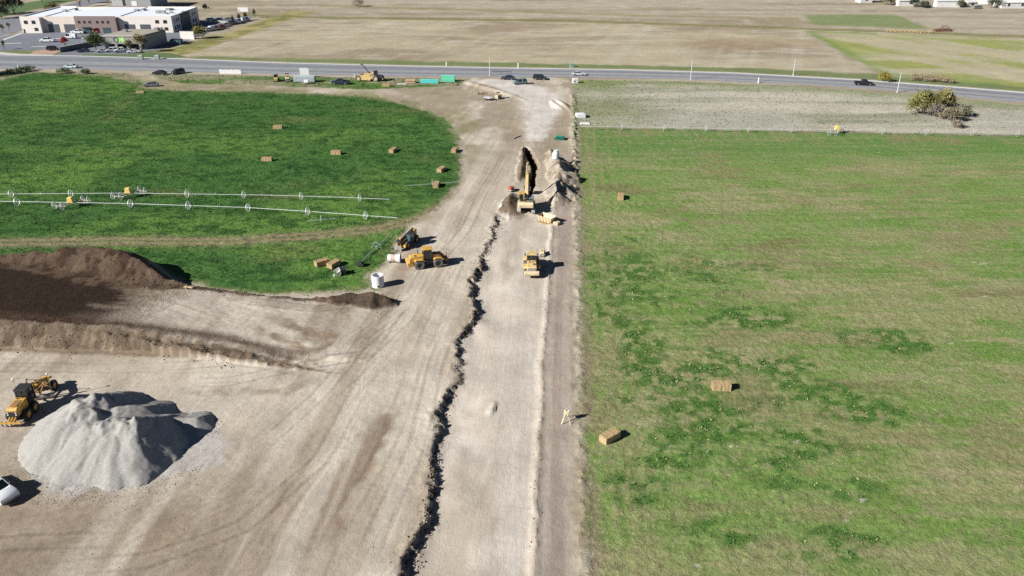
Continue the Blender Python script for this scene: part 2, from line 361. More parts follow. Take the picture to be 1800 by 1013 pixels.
def land(x, y, full=True):
    x = np.asarray(x, float); y = np.asarray(y, float)
    n1 = fbm(x * 0.55, y * 0.55, 4, 3) - 0.5; n2 = fbm(x * 0.12, y * 0.12, 4, 9) - 0.5
    nf = fbm(x * 1.7, y * 1.7, 3, 21) - 0.5
    wob = n1 * 2.2 + nf * 0.9
    far_wob = n2 * 5
    dcl, tcl = pline(x, y, CUT_L); dcr, tcr = pline(x, y, CUT_R); dst, tst = pline(x, y, STRIP_R)
    inlen = sst(0, 3, G(885, 372).y - y + n1 * 3)
    e_l = dcl + (fbm(x * 0.6, y * 0.6, 4, 33) - 0.5) * 1.8 + (fbm(x * 0.16, y * 0.16, 2, 35) - 0.5) * 1.6 + nf * 1.2
    e_r = -dcr + nf * 0.35 + (fbm(x * 0.3, y * 0.3, 2, 8) - 0.5) * 0.5
    bed = sst(0.0, 0.28, e_l) * sst(0.0, 0.7, e_r) * inlen
    yard = poly(x, y, YARD) + wob
    lf = poly(x, y, LEFT_FIELD) + wob * 0.8 + n2 * 1.5
    rf = poly(x, y, RIGHT_FIELD) + wob * 0.8
    # ---- heights
    z = np.zeros(x.shape)
    z += sst(0, 2, yard) * (n2 * 0.25 + n1 * 0.10 + nf * 0.05) * (1 - 0.6 * bed)
    lip = np.exp(-((e_l + 0.55) / 0.5) ** 2) * inlen
    lumps = np.maximum(0, fbm(x * 1.3, y * 1.3, 3, 55) - 0.38) * 2.4
    z += lip * (lumps * 0.14)
    z += np.exp(-((e_l - 0.4) / 0.45) ** 2) * inlen * (lumps * 0.18 + nf * 0.35)
    z -= bed * (0.16 + (0.10 + 0.50 * sst(0.25, 0.7, fbm(x * 0.12, y * 0.12, 3, 57))) * sst(7.5, 2.0, dcl))
    z += np.exp(-((e_r + 0.25) / 0.35) ** 2) * inlen * 0.12 * (0.5 + lumps)
    # rough shoulder between the strip and the right field
    sh = np.exp(-((dst - 0.9) / 0.9) ** 2) * (y < G(1003, 160).y)
    z += sh * (0.05 + lumps * (0.22 + 0.5 * sst(G(1000, 400).y, G(1000, 300).y, y)))
    hs = masked(crest, x, y, HEAP_S, 45, -9.0, 0.92, 0.062); hs = np.where(pline(x, y, HN2)[0] < 0, -9.0, hs); hn = masked(crest, x, y, HEAP_N, 12, -9.0, 0.62, 0.82)
    rough = (fbm(x * 0.45, y * 0.45, 4, 71) - 0.5)
    gul = (fbm(x * 0.5 + 3 * n2, y * 0.3, 4, 74) - 0.5)
    sr = masked(crest, x, y, SPOIL_R, 10, -9.0, 0.95, 0.55) + rough * 1.8 + nf * 0.4 + (fbm(x * 0.22, y * 0.22, 2, 72) - 0.5) * 2.0; slf = masked(crest, x, y, SPOIL_L, 6, -9.0, 0.8, 0.7) + rough * 0.9
    sx = masked(crest, x, y, SPOIL_X, 6, -9.0, 0.8, 0.5) + rough * 0.8
    rn = masked(crest, x, y, RAMP_N, 6, -9.0, 0.4, 0.3) + rough * 0.3
    cs_ = crest_side(x, y); fc_ = sst(-2.0, 0.3, cs_); hs2 = np.where(hs > -1.5, hs + (rough * 1.0 * sst(-1.5, 0.3, hs) + gul * 0.7 * sst(-0.5, 0.5, hs)) * (0.12 + 0.88 * fc_), -9); hn2 = np.where(hn > -1.5, hn + rough * 1.3 + gul * 0.6 + nf * 0.30, -9); hs2 = hs2 + nf * 0.34 * fc_ + nf * 0.08
    z0 = z
    w1, w2 = [masked(crest, x, y, w, 5, -9.0, 0.5, 0.4) for w in WIND]; w1 = np.maximum(w1, masked(crest, x, y, CLUMP, 4, -9.0, 1.1, 0.5) + rough * 0.4 - 0.06)
    for h in (hs2, hn2, sr, slf, sx, rn, w1, w2): z = np.maximum(z, h + 0.02)
    tr = masked(poly, x, y, TRENCH, 4, -9.0) + nf * 1.0 + n1 * 1.0
    z = z - sst(-0.1, 0.35, tr) * 3.4
    lush = sst(0, 1.5, lf)
    z += lush * (fbm(x * 0.8, y * 1.1, 3, 91) - 0.4) * 0.35
    rgreen = sst(0, 1.5, rf)
    patch = fbm(x * 0.045 + y * 0.006, y * 0.11, 4, 101)
    z += rgreen * (fbm(x * 1.0, y * 1.0, 3, 95) - 0.4) * 0.22
    if not full: return z
    # ---- ground cover (albedo)
    def C(*c): return A(*c)[None, :]
    def mix(a, b, t): return a + (b - a) * np.clip(t, 0, 1)[:, None]
    big = fbm(x * 0.02, y * 0.05, 5, 131); med = fbm(x * 0.15, y * 0.25, 4, 137)
    streak = fbm(x * 0.012 + y * 0.004, y * 0.16, 4, 141)
    rows = fbm(x * 0.35 - y * 0.12, y * 0.012, 3, 149)
    col = np.repeat(C(184, 174, 154), len(x), 0)
    col = mix(col, C(162, 150, 126), sst(0.4, 0.7, streak)); col = mix(col, C(200, 190, 168), sst(0.5, 0.8, med) * 0.6)
    # far side of the asphalt road: a green ditch bank, then straw and stubble
    dfar, _ = pline(x, y, FARSIDE)                      # negative beyond the road
    beyond = -dfar
    col = mix(col, C(126, 138, 92), sst(0, 2, beyond) * sst(13, 7, beyond + n2 * 8))
    bf = poly(x, y, BROWN_FIELD) + far_wob
    c2 = mix(mix(np.repeat(C(188, 177, 150), len(x), 0), C(164, 150, 128), sst(0.42, 0.68, big)), C(206, 198, 178), sst(0.5, 0.75, rows) * 0.22 + sst(0.52, 0.72, fbm(x * 0.05 + y * 0.05, y * 0.4, 5, 143)) * 0.55)
    c2 = mix(c2, C(170, 146, 116), sst(0.62, 0.76, fbm(x * 0.01, y * 0.03, 3, 161)) * 0.5)
    col = mix(col, c2, sst(0, 3, bf))
    yf = poly(x, y, YELLOW_FIELD) + far_wob
    c3 = mix(mix(np.repeat(C(188, 180, 148), len(x), 0), C(160, 165, 100), sst(0.45, 0.62, fbm(x * 0.05 + y * 0.03, y * 0.02, 3, 171))), C(196, 186, 162), sst(0.5, 0.7, streak) * 0.7)
    diag = poly(x, y, YELLOW_FIELD)
    c3 = mix(c3, C(128, 150, 84), sst(9, 2, diag) * (x < G(1560, 130).x + 30) * 0.8)
    col = mix(col, c3, sst(0, 3, yf))
    col = mix(col, C(140, 150, 104), sst(0, 4, poly(x, y, GREEN_PATCH) + far_wob))
    dl, _ = pline(x, y, LINE_STRIP); col = mix(col, mix(np.repeat(C(176, 164, 116), len(x), 0), C(136, 136, 84), sst(0.4, 0.6, med)), sst(9, 4, np.abs(dl) + n2 * 8) * (y > G(260, 108).y) * (y < G(540, 20).y))
    dh, _ = pline(x, y, HEDGE); col = mix(col, C(134, 132, 84), sst(4.5, 1.5, np.abs(dh) + n2 * 5) * (x > G(430, 27).x) * (y > 280) * 0.9)
    dh2, _ = pline(x, y, HEDGE2); col = mix(col, C(150, 140, 92), sst(5, 1.5, np.abs(dh2) + n2 * 5) * (x > G(560, 10).x) * (x < G(1405, 33).x) * 0.6)
    # near roadside verge: dry with green tufts
    drs, _ = pline(x, y, ROADSIDE)
    verge = sst(0, 1, drs) * (y > 200)
    vg = mix(np.repeat(C(150, 148, 118), len(x), 0), C(92, 124, 62), sst(0.40, 0.62, fbm(x * 0.06, y * 0.12, 4, 181)))
    vg = mix(vg, C(176, 164, 140), sst(0.55, 0.75, med) * 0.7)
    col = mix(col, vg, verge * (dst < 0))
    dr = mix(mix(np.repeat(C(184, 180, 165), len(x), 0), C(158, 158, 134), sst(0.4, 0.65, fbm(x * 0.03, y * 0.06, 4, 187))), C(200, 194, 176), sst(0.48, 0.75, streak))
    dr = mix(dr, C(140, 150, 102), sst(14, 2, drs + n2 * 10) * 0.7 + sst(G(1180, 200).x, G(1030, 200).x, x + n2 * 30) * 0.5)
    col = mix(col, dr, verge * (dst >= 0))
    # left crop
    ph = fbm(x * 0.03, y * 0.05, 4, 191); pf = fbm(x * 0.35, y * 0.6, 4, 193)
    lg = mix(mix(np.repeat(C(78, 116, 58), len(x), 0), C(102, 138, 66), sst(0.45, 0.7, ph)), C(50, 88, 42), sst(0.45, 0.7, pf) * 0.8)
    lg = mix(lg, C(128, 132, 84), sst(0.62, 0.8, fbm(x * 0.05, y * 0.1, 4, 197)) * 0.5)
    lg = mix(lg, C(134, 136, 92), sst(3.0, 0.2, lf + n1 * 2) * 0.7)
    dtk, _ = pline(x, y, GRASS_TRACK)
    trk = np.exp(-((np.abs(dtk + n1 * 0.8) - 1.0) / 0.7) ** 2) + 0.5 * sst(4.5, 1.5, np.abs(dtk + n1 * 2))
    lg = mix(lg, C(150, 138, 108), trk * 0.75)
    dtk2, _ = pline(x, y, GP([(258, 152), (225, 175), (190, 205)]))
    lg = mix(lg, C(120, 128, 84), np.exp(-((np.abs(dtk2) - 1.2) / 0.6) ** 2) * (y > G(200, 215).y) * (y < 262) * 0.7)
    # right crop: thin green over straw
    rg = mix(np.repeat(C(128, 154, 84), len(x), 0), C(158, 158, 112), sst(0.44, 0.66, patch) * 0.8)
    rg = mix(rg, C(110, 144, 66), sst(0.5, 0.7, med) * 0.7); rg = mix(rg, C(150, 146, 108), sst(0.52, 0.72, fbm(x * 1.1, y * 1.1, 4, 205)) * 0.6)
    rg = mix(rg, C(176, 164, 128), sst(0.58, 0.72, fbm(x * 0.25, y * 0.9, 4, 201)) * 0.55 * sst(0.3, 0.6, patch))
    rg = mix(rg, C(128, 114, 84), sst(0.66, 0.80, fbm(x * 0.04, y * 0.14, 4, 203)) * 0.6)
    rg = mix(rg, C(104, 140, 72), sst(G(1400, 300).y, G(1400, 262).y, y + n2 * 10) * 0.85)
    mow = 0.5 + 0.5 * np.sin((y - 0.035 * x + n2 * 7.0) * 1.5 + 5.0 * fbm(x * 0.03, y * 0.05, 2, 209)); rg = mix(rg, C(166, 160, 122), mow * sst(0.45, 0.7, fbm(x * 0.07, y * 0.4, 4, 210)) * 0.25); rg = mix(rg, C(88, 126, 56), clover(x, y) * 0.8); lw = fbm(u_(x, y) * 1.2, v_(x, y) * 0.03, 3, 206); rg = mix(rg, C(158, 152, 112), sst(14, 3, rf) * sst(0.45, 0.65, lw) * 0.6)
    fs_ = fbm(x * 0.06, y * 1.3 - x * 0.04, 4, 212); rg = mix(rg, C(164, 158, 122), sst(0.55, 0.72, fs_) * 0.35); rg = mix(rg, C(98, 130, 64), sst(0.46, 0.3, fs_) * 0.25); rg = mix(rg, C(82, 118, 56), clover(x, y) * 0.75); mb_ = fbm(x * 0.10, y * 0.16, 4, 214); rg = mix(rg, C(150, 138, 104), sst(0.60, 0.74, mb_) * 0.5)
    wp = 0.8 * sst(0.83, 0.87, fbm(x * 1.1, y * 1.1, 3, 207)) * sst(0.5, 0.6, fbm(x * 0.06, y * 0.06, 2, 208)); rg = mix(rg, C(206, 200, 184), wp)
    # bare soil of the works
    so = mix(np.repeat(C(190, 177, 158), len(x), 0), C(208, 197, 180), sst(0.45, 0.62, fbm(x * 0.05, y * 0.05, 3, 211)))
    dn_l = sst(G(0, 640).y, G(0, 1000).y, y) * sst(G(720, 900).x, G(330, 900).x, x + n2 * 12)
    so = mix(so, C(152, 135, 116), dn_l * (0.45 + 0.9 * (fbm(x * 0.08, y * 0.08, 4, 213) - 0.2)))
    da, ta = pline(x, y, FLOW_A); db, tb = pline(x, y, FLOW_B); dc, tc_ = pline(x, y, FLOW_C); dd, td = pline(x, y, FLOW_D)
    stripe, _ = pline(x, y, GP([(560, 960), (600, 860), (650, 780), (692, 715)]))
    ends = sst(G(560, 990).y, G(560, 930).y, y + n1 * 5) * sst(G(690, 700).y, G(690, 745).y, y + n1 * 5)
    so = mix(so, C(142, 121, 102), np.clip(sst(2.3, 0.6, np.abs(stripe + n1 * 3.0)) * ends * (0.25 + 1.1 * fbm(da * 1.8, ta * 0.12, 4, 217)), 0, 0.8))
    for pts, wdt, c, am in (([(470, 560), (560, 600), (650, 585)], 1.5, (140, 120, 98), 0.8), ([(440, 585), (540, 622), (660, 590)], 1.2, (146, 126, 106), 0.7), ([(300, 690), (500, 690), (620, 640)], 1.2, (150, 134, 116), 0.5),
                            ([(380, 530), (520, 548), (640, 548)], 1.6, (150, 136, 118), 0.6), ([(0, 668), (150, 655), (400, 655)], 2.2, (196, 184, 166), 0.7)):
        pw = GP(pts); dq, tq = pline(x, y, pw); Lq = sum(math.dist(p_, q_) for p_, q_ in zip(pw[:-1], pw[1:]))
        k = sst(-1.0, 5.0, tq + n1 * 4) * sst(Lq + 1.0, Lq - 5.0, tq + n1 * 4)
        so = mix(so, C(*c), sst(wdt, wdt * 0.3, np.abs(dq + n1 * 2.4)) * am * k * (0.4 + 1.2 * fbm(x * 0.5, y * 0.5, 3, 219)))
    lane = fbm(da * 0.35, ta * 0.012, 3, 271); so = mix(so, C(214, 204, 188), sst(0.50, 0.66, lane) * 0.6 * sst(-40, -2, da + 12)); so = mix(so, C(160, 143, 124), sst(0.46, 0.32, lane) * 0.55 * sst(0.3, 0.6, fbm(x * 0.06, y * 0.06, 3, 273)))
    for pts in TRACKS:
        k = near(x, y, pts, 3.0)
        if not k.any(): continue
        dq, tq = pline(x[k], y[k], pts); am = fbm(tq * 0.06, dq * 0 + pts[0][0], 2, 225); q = np.abs(np.abs(dq + (fbm(tq * 0.05, dq * 0 + 3.3, 2, 227) - 0.5) * 1.6) - 1.0)
        g_ = np.exp(-(q / 0.30) ** 2) * sst(0.38, 0.6, am)
        tread = 0.75 + 0.25 * np.sin(tq * 6.6 + np.sign(dq) * 1.5)
        so[k] = so[k] * (1 - (0.25 * g_ * tread)[:, None]) + so[k] * (np.exp(-((q - 0.42) / 0.14) ** 2) * 0.10 * sst(0.38, 0.6, am))[:, None]
    ap = poly(x, y, GP([(45, 790), (130, 715), (260, 715), (365, 731), (404, 770), (396, 812), (300, 838), (238, 856), (92, 872), (40, 815)])) + n1 * 3; so = mix(so, C(196, 191, 184), sst(-0.6, 0.8, ap) * (0.6 + 0.5 * fbm(x * 0.8, y * 0.8, 3, 221)))
    # pale haul lane up to the asphalt, browner mud on its sides
    so = mix(so, C(216, 209, 198), sst(0, 3, poly(x, y, GRAVEL_RAMP) + n1 * 4))
    upper = sst(G(900, 330).y, G(900, 230).y, y)
    so = mix(so, C(158, 146, 122), upper * sst(0.42, 0.6, fbm(x * 0.09, y * 0.06, 4, 223)) * 0.8 * sst(2.0, -3, poly(x, y, GRAVEL_RAMP)))
    gz = sst(11, 2, lf * -1) * upper * (x < G(905, 180).x); so = mix(so, C(140, 138, 98), gz * sst(0.35, 0.6, fbm(x * 0.13, y * 0.13, 4, 227)) * 0.8)
    # roadbed, strip
    v_c = x * DX + y * DY; u_c = x * DY - y * DX
    rb = mix(np.repeat(C(207, 196, 182), len(x), 0), C(190, 178, 162), sst(0.45, 0.7, fbm(u_c * 0.25, v_c * 0.05, 4, 229)))
    rb = mix(rb, C(214, 206, 194), sst(0.55, 0.75, fbm(u_c * 0.6, v_c * 0.12, 3, 231)) * 0.6)
    so = mix(so, rb, bed)
    lips = np.exp(-((e_r) / 0.4) ** 2) * inlen; so = mix(so, C(214, 205, 192), lips * (0.3 + 0.6 * fbm(x * 0.5, y * 0.5, 2, 59)))  # pale line: sun on the right-hand bank painted into the soil colour
    so = mix(so, C(84, 70, 60), np.exp(-((e_l - 0.18) / 0.30) ** 2) * inlen * (0.45 + lumps * 0.9))  # dark band: fresh-cut soil plus the cut bank's shadow painted into the colour
    strip = (dcr > 0.35) & (dst < 0.5) & (y < G(1000, 260).y)
    sc_ = mix(np.repeat(C(170, 155, 142), len(x), 0), C(184, 172, 158), sst(0.4, 0.65, fbm(u_c * 1.6, v_c * 0.03, 3, 233)))
    so = mix(so, sc_, sst(0.1, 0.7, dcr) * sst(0.6, -0.2, dst) * sst(G(1000, 250).y, G(1000, 300).y, y))
    so = mix(so, C(150, 134, 116), np.exp(-((dst - 0.8) / 0.8) ** 2) * 0.7)
    # heaps
    dark = sst(0.40, 0.56, fbm(x * 0.10 + y * 0.08, y * 0.35, 5, 241) + 0.42 * sst(G(330, 520).x, G(90, 520).x, x) - 0.14)
    plate = sst(-0.9, 0.0, hs) * sst(G(360, 540).x, G(190, 540).x, x + n2 * 14)
    top = sst(0.3, -0.2, crest_side(x, y) + n1 * 0.8)
    so = mix(so, C(62, 49, 41), plate * dark * top)
    so = mix(so, C(112, 92, 74), plate * (1 - dark) * top * 0.8)
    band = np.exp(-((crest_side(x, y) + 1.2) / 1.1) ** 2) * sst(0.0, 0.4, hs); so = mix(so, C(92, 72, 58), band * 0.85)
    so = mix(so, C(142, 124, 104), sst(-1.3, -0.4, hs2) * (1 - top) * 0.9); so = mix(so, C(104, 88, 74), sst(0.45, 0.65, fbm(x * 0.7, y * 0.7, 4, 243)) * sst(-0.2, 0.4, hs2) * (1 - top) * 0.7)
    so = mix(so, mix(np.repeat(C(112, 94, 78), len(x), 0), C(78, 62, 50), sst(0.42, 0.62, fbm(x * 0.6, y * 0.6, 4, 245))), sst(0.0, 0.5, hn2) * 0.92)
    so = mix(so, mix(np.repeat(C(192, 180, 163), len(x), 0), C(150, 134, 116), sst(0.45, 0.65, fbm(x * 0.7, y * 0.7, 4, 247))), sst(0.1, 0.7, sr) * 0.9); so = mix(so, C(140, 124, 106), sst(0.0, 0.5, slf) * 0.9); so = mix(so, C(120, 102, 84), sst(0.1, 0.6, sx) * 0.9)
    so = mix(so, C(96, 78, 62), sst(-0.3, 0.2, tr))
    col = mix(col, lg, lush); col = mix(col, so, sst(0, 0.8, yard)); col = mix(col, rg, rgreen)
    # bitten margin of the right field: tracked mud
    mg = sst(3.6, 0.4, rf) * sst(0.42, 0.55, fbm(u_c * 0.9, v_c * 0.25, 4, 251)) * (y < G(1020, 222).y)
    col = mix(col, C(152, 136, 116), mg * rgreen * 0.85)
    # ---- pieces
    zone = np.full(x.shape, 'open_ground', dtype='<U24')
    zone[beyond > 0] = 'verge'
    zone[(bf > 0) & (beyond > 0)] = 'stubble_field'; zone[(yf > 0) & (beyond > 0)] = 'straw_field'
    zone[(verge > 0.5) & (x > G(1000, 140).x)] = 'dry_meadow'; zone[(verge > 0.5) & (x <= G(1000, 140).x)] = 'roadside_grass'
    zone[lf > 0] = 'crop_field'; zone[(yard > 0) & (lf <= 0.4)] = 'dirt_yard'
    zone[rf > 0] = 'hay_field'
    y_ok = yard > -1
    zone[(bed > 0.5)] = 'excavated_roadbed'; zone[strip & (rf <= 0) & (bed <= 0.5)] = 'graded_strip'
    zone[(hs2 > z0 + 0.06) & (hs > -0.9) & (rf < 0) & ((cs_ > -2.2 + n1) | (x < G(300, 540).x + n2 * 16 + n1 * 5))] = 'topsoil_stockpile'; zone[(hn2 > z0 + 0.06) & (hn2 >= hs2)] = 'soil_berm'
    zone[(sr > z0 + 0.04)] = 'spoil_heap'; zone[(slf > z0 + 0.04)] = 'clod_heap'; zone[(sx > z0 + 0.04)] = 'soil_mound'
    zone[tr > 0.0] = 'trench'
    fm = sst(-7.0, -16.0, da + n2 * 6) * (bed < 0.5)
    west = sst(G(0, 650).y, G(0, 625).y, y)
    ub = np.where(y > G(0, 655).y, np.where(hs > -0.2, dc, dd), db); vb = np.where(y > G(0, 655).y, np.where(hs > -0.2, tc_, td), tb)
    corridor = (dcl > 0)
    fa = np.where(corridor, u_c, da); ta2 = np.where(corridor, v_c, ta)
    wear = np.clip(0.35 + 0.9 * (fbm(x * 0.05, y * 0.05, 3, 261) - 0.35) + 0.35 * dn_l, 0.1, 1.0)
    wear = np.where(bed > 0.5, 0.22, wear); wear = np.where(strip, 0.35, wear)
    wear = np.where((hs2 > z0 + 0.05) | (hn2 > z0 + 0.05), 0.8, wear)
    return dict(z=z, col=col, zone=zone, fa=fa, ta=ta2, fb=ub, tb=vb, fm=fm, wear=wear, lush=lush, rgreen=rgreen, patch=patch, trk=trk, lf=lf, rf=rf, verge=verge, e_l=e_l, inlen=inlen, mg=mg, dst=dst, hs=hs2, hn=hn2)

HS2 = [(p[0], p[1]) for p in HEAP_S]; HN2 = [(p[0], p[1]) for p in HEAP_N]
def crest_side(x, y):
    return pline(x, y, HS2)[0]          # positive on the camera's side of the stockpile crest
def gz(x, y): return float(land(np.array([x]), np.array([y]), False)[0])
def on(px, py):
    """a spot of the photograph set down on the land"""
    p = G(px, py)
    for _ in range(4): p = G(px, py, gz(p.x, p.y))
    return p

def steps(*seg):
    out = []
    for a, b, d in seg: out += list(np.arange(a, b - d * 0.3, d))
    return np.array(out + [seg[-1][1]])
XS = steps((-2400, -600, 300), (-600, -300, 30), (-300, -190, 6), (-190, -112, 1.3), (-112, -72, 0.6), (-72, 30, 0.28), (30, 62, 0.45), (62, 110, 0.7), (110, 200, 1.3), (200, 300, 6), (300, 600, 30), (600, 2400, 300))
YS = steps((-300, 0, 60), (0, 48, 8), (48, 138, 0.28), (138, 205, 0.35), (205, 240, 0.6), (240, 300, 1.0), (300, 520, 3.0), (520, 900, 20), (900, 4200, 300))
NX, NY = len(XS), len(YS)
gx, gy = np.meshgrid(XS, YS); gx = gx.ravel(); gy = gy.ravel()
LD = land(gx, gy)
gzv = LD['z']
cx = (XS[:-1] + XS[1:]) / 2; cy = (YS[:-1] + YS[1:]) / 2
zi = LD['zone'].reshape(NY, NX)[:-1, :-1].ravel()
idx = np.arange(NX * NY).reshape(NY, NX)
quads = np.stack([idx[:-1, :-1].ravel(), idx[:-1, 1:].ravel(), idx[1:, 1:].ravel(), idx[1:, :-1].ravel()], 1)

def fast_mesh(name, co, faces, n):
    me = bpy.data.meshes.new(name); nf = len(faces)
    me.vertices.add(len(co)); me.vertices.foreach_set('co', np.ascontiguousarray(co, np.float32).ravel())
    me.loops.add(nf * n); me.loops.foreach_set('vertex_index', np.ascontiguousarray(faces, np.int32).ravel())
    me.polygons.add(nf); me.polygons.foreach_set('loop_start', np.arange(0, nf * n, n, dtype=np.int32))
    me.update(calc_edges=True); return me
def attr(me, name, typ, data):
    a = me.attributes.new(name, typ, 'POINT')
    if typ == 'FLOAT': a.data.foreach_set('value', np.ascontiguousarray(data, np.float32))
    elif typ == 'FLOAT_VECTOR': a.data.foreach_set('vector', np.ascontiguousarray(data, np.float32).ravel())
    else: a.data.foreach_set('color', np.ascontiguousarray(data, np.float32).ravel())

HEAPM = ground_mat('heaped_soil', 'heap'); SOIL, GREEN, DRY = ground_mat('bare_soil', 'soil'), ground_mat('crop_ground', 'green'), ground_mat('dry_ground', 'dry')
PIECES = {
    'open_ground': (DRY, None, None), 'verge': (DRY, None, None), 'stubble_field': (DRY, None, None), 'straw_field': (DRY, None, None), 'dry_meadow': (DRY, None, None), 'roadside_grass': (DRY, None, None),
    'crop_field': (GREEN, None, None), 'hay_field': (GREEN, None, None), 'dirt_yard': (SOIL, None, None), 'excavated_roadbed': (SOIL, None, None), 'graded_strip': (SOIL, None, None), 'trench': (SOIL, None, None),
    'topsoil_stockpile': (HEAPM, 'broad flat-topped topsoil stockpile with dark damp top, beside the gravel pile', 'soil heap'), 'soil_berm': (HEAPM, 'long ridge of brown soil running along the lower edge of the green crop', 'soil heap'),
    'spoil_heap': (HEAPM, 'pale spoil heap ridge on the right side of the trench', 'soil heap'), 'clod_heap': (HEAPM, 'low lumpy soil heap along the left lip of the trench', 'soil heap'), 'soil_mound': (HEAPM, 'dark soil mound directly left of the tracked excavator', 'soil heap')}
allco = np.stack([gx, gy, gzv], 1)
for zn, (m, lab, cat) in PIECES.items():
    sel = quads[zi == zn]
    if len(sel) == 0: continue
    use = np.unique(sel); remap = np.zeros(NX * NY, np.int64); remap[use] = np.arange(len(use))
    me = fast_mesh(zn, allco[use], remap[sel], 4)
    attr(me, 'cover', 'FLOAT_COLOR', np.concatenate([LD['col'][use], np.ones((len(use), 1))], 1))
    if m is SOIL:
        z0_ = np.zeros(len(use))
        attr(me, 'flow_a', 'FLOAT_VECTOR', np.stack([LD['fa'][use], LD['ta'][use], z0_], 1)); attr(me, 'flow_b', 'FLOAT_VECTOR', np.stack([LD['fb'][use], LD['tb'][use], z0_], 1))
        attr(me, 'flowmix', 'FLOAT', LD['fm'][use]); attr(me, 'wear', 'FLOAT', LD['wear'][use])
    me.polygons.foreach_set('use_smooth', np.ones(len(sel), bool))
    o = link(zn, me, m)
    if lab: tag(o, lab, cat)
    else: tag(o, kind='structure')
# ------------------------------------------------------------------ asphalt road with kerb and markings
def interp(pts, x): return float(np.interp(x, [p[0] for p in pts], [p[1] for p in pts]))
ROAD_FAR = [(-400, 88), (0, 98), (150, 100), (300, 104), (500, 112), (700, 117), (900, 121), (1100, 124), (1300, 130), (1500, 141), (1650, 152), (1800, 164), (2300, 202)]
ROAD_NEAR = [(-400, 124), (0, 121), (120, 122), (250, 124.5), (400, 128), (600, 132.5), (800, 135), (900, 135), (1000, 135.5), (1200, 139.5), (1400, 148), (1500, 154), (1600, 162), (1800, 180), (2300, 226)]
def rd(px, t):
    a = G(px, interp(ROAD_FAR, px)); b = G(px, interp(ROAD_NEAR, px)); return a.lerp(b, t)
RPX = list(range(-400, 2301, 20))
def ribbon(name, m, t0, t1, z, w=None, spans=None, parent=None, thick=0.0):
    """sheet along the road between the cross-road fractions t0 and t1 (or w metres about t0)"""
    mb = MB()
    for (s0, s1) in (spans or [(RPX[0], RPX[-1])]):
        pxs = [s0] + [p for p in RPX if s0 < p < s1] + [s1]; vs = []
        for p in pxs:
            if w is None: a, b = rd(p, t0), rd(p, t1)
            else:
                c = rd(p, t0); n = (rd(p, 1) - rd(p, 0)).normalized(); a, b = c - n * (w / 2), c + n * (w / 2)
            if thick: vs += [(a.x, a.y, z - thick), (a.x, a.y, z), (b.x, b.y, z), (b.x, b.y, z - thick)]
            else: vs += [(a.x, a.y, z), (b.x, b.y, z)]
        k = 4 if thick else 2; fs = []
        for i in range(len(pxs) - 1):
            o = i * k
            if thick: fs += [(o, o + k, o + k + 1, o + 1), (o + 1, o + k + 1, o + k + 2, o + 2), (o + 2, o + k + 2, o + k + 3, o + 3)]
            else: fs.append((o, o + 1, o + 3, o + 2))
        if thick: fs += [(0, 1, 2, 3), tuple(len(vs) - 4 + q for q in (3, 2, 1, 0))]
        mb.add(vs, fs)
    return mb.build(name, m, parent)
M_ASPH = mat('asphalt', A(140, 143, 150), 0.9, noise=0.18, scale=0.35, spec=0.2)
M_ASPH2 = mat('worn_asphalt', A(158, 161, 168), 0.9, noise=0.15, scale=0.35, spec=0.2)
M_LINE = mat('road_paint', (0.62, 0.62, 0.58), 0.7)
M_YLINE = mat('road_paint_yellow', (0.55, 0.47, 0.25), 0.7)
M_CONC = mat('concrete', (0.52, 0.51, 0.48), 0.85, noise=0.15, scale=0.8)
road = tag(ribbon('road', M_ASPH, 0.0, 1.0, 0.10, thick=0.3), kind='structure')
tag(ribbon('turn_lane', M_ASPH2, 0.44, 0.62, 0.106, parent=road)); tag(ribbon('road_shoulder', M_ASPH2, 0.86, 0.995, 0.106, parent=road))
for t, mm in ((0.43, M_YLINE), (0.63, M_YLINE), (0.10, M_LINE), (0.85, M_LINE)): ribbon('road_marking', mm, t, t, 0.112, w=0.22, parent=road)
tag(ribbon('kerb', M_CONC, -0.02, 0, 0.24, w=0.8, thick=0.4), kind='structure')
pm = MB()
q0 = G(882, 127); pm.box(-3.5, 3.5, -0.9, 0.9, 0, 0.004); po = pm.build('asphalt_patch', mat('dark_patch', A(104, 108, 112), 0.9, noise=0.2), road); po.location = (q0.x, q0.y, 0.114)

# ------------------------------------------------------------------ grass, crops and clods (nobody could count them)
def blades(name, x, y, z, size, tall, col, label, cat, nb=7, droop=0.6):
    n = len(x); k = np.repeat(np.arange(n), nb); m = n * nb
    th = RNG.uniform(0, 2 * np.pi, m); out = RNG.uniform(0.25, 1.0, m) * size[k]; hh = RNG.uniform(0.45, 1.1, m) * tall[k]
    bw = RNG.uniform(0.35, 0.65, m) * size[k] * 0.55
    bx = x[k] + RNG.uniform(-0.35, 0.35, m) * size[k]; by = y[k] + RNG.uniform(-0.35, 0.35, m) * size[k]; bz = z[k] - 0.04
    c, s = np.cos(th), np.sin(th)
    v0 = np.stack([bx - s * bw, by + c * bw, bz], 1); v1 = np.stack([bx + s * bw, by - c * bw, bz], 1)
    v2 = np.stack([bx + c * out * droop, by + s * out * droop, bz + hh], 1)
    co = np.stack([v0, v1, v2], 1).reshape(-1, 3)
    me = fast_mesh(name, co, np.arange(m * 3).reshape(-1, 3), 3)
    cc = np.repeat(col[k] * RNG.uniform(0.75, 1.25, (m, 1)), 3, 0)
    attr(me, 'cover', 'FLOAT_COLOR', np.concatenate([cc, np.ones((len(cc), 1))], 1))
    o = link(name, me, M_BLADE); return tag(o, label, cat, kind='stuff')
M_BLADE = bpy.data.materials.new('leaf_blade'); M_BLADE.use_nodes = True
_b = M_BLADE.node_tree.nodes['Principled BSDF']; _b.inputs['Roughness'].default_value = 0.8; _b.inputs['Specular IOR Level'].default_value = 0.15
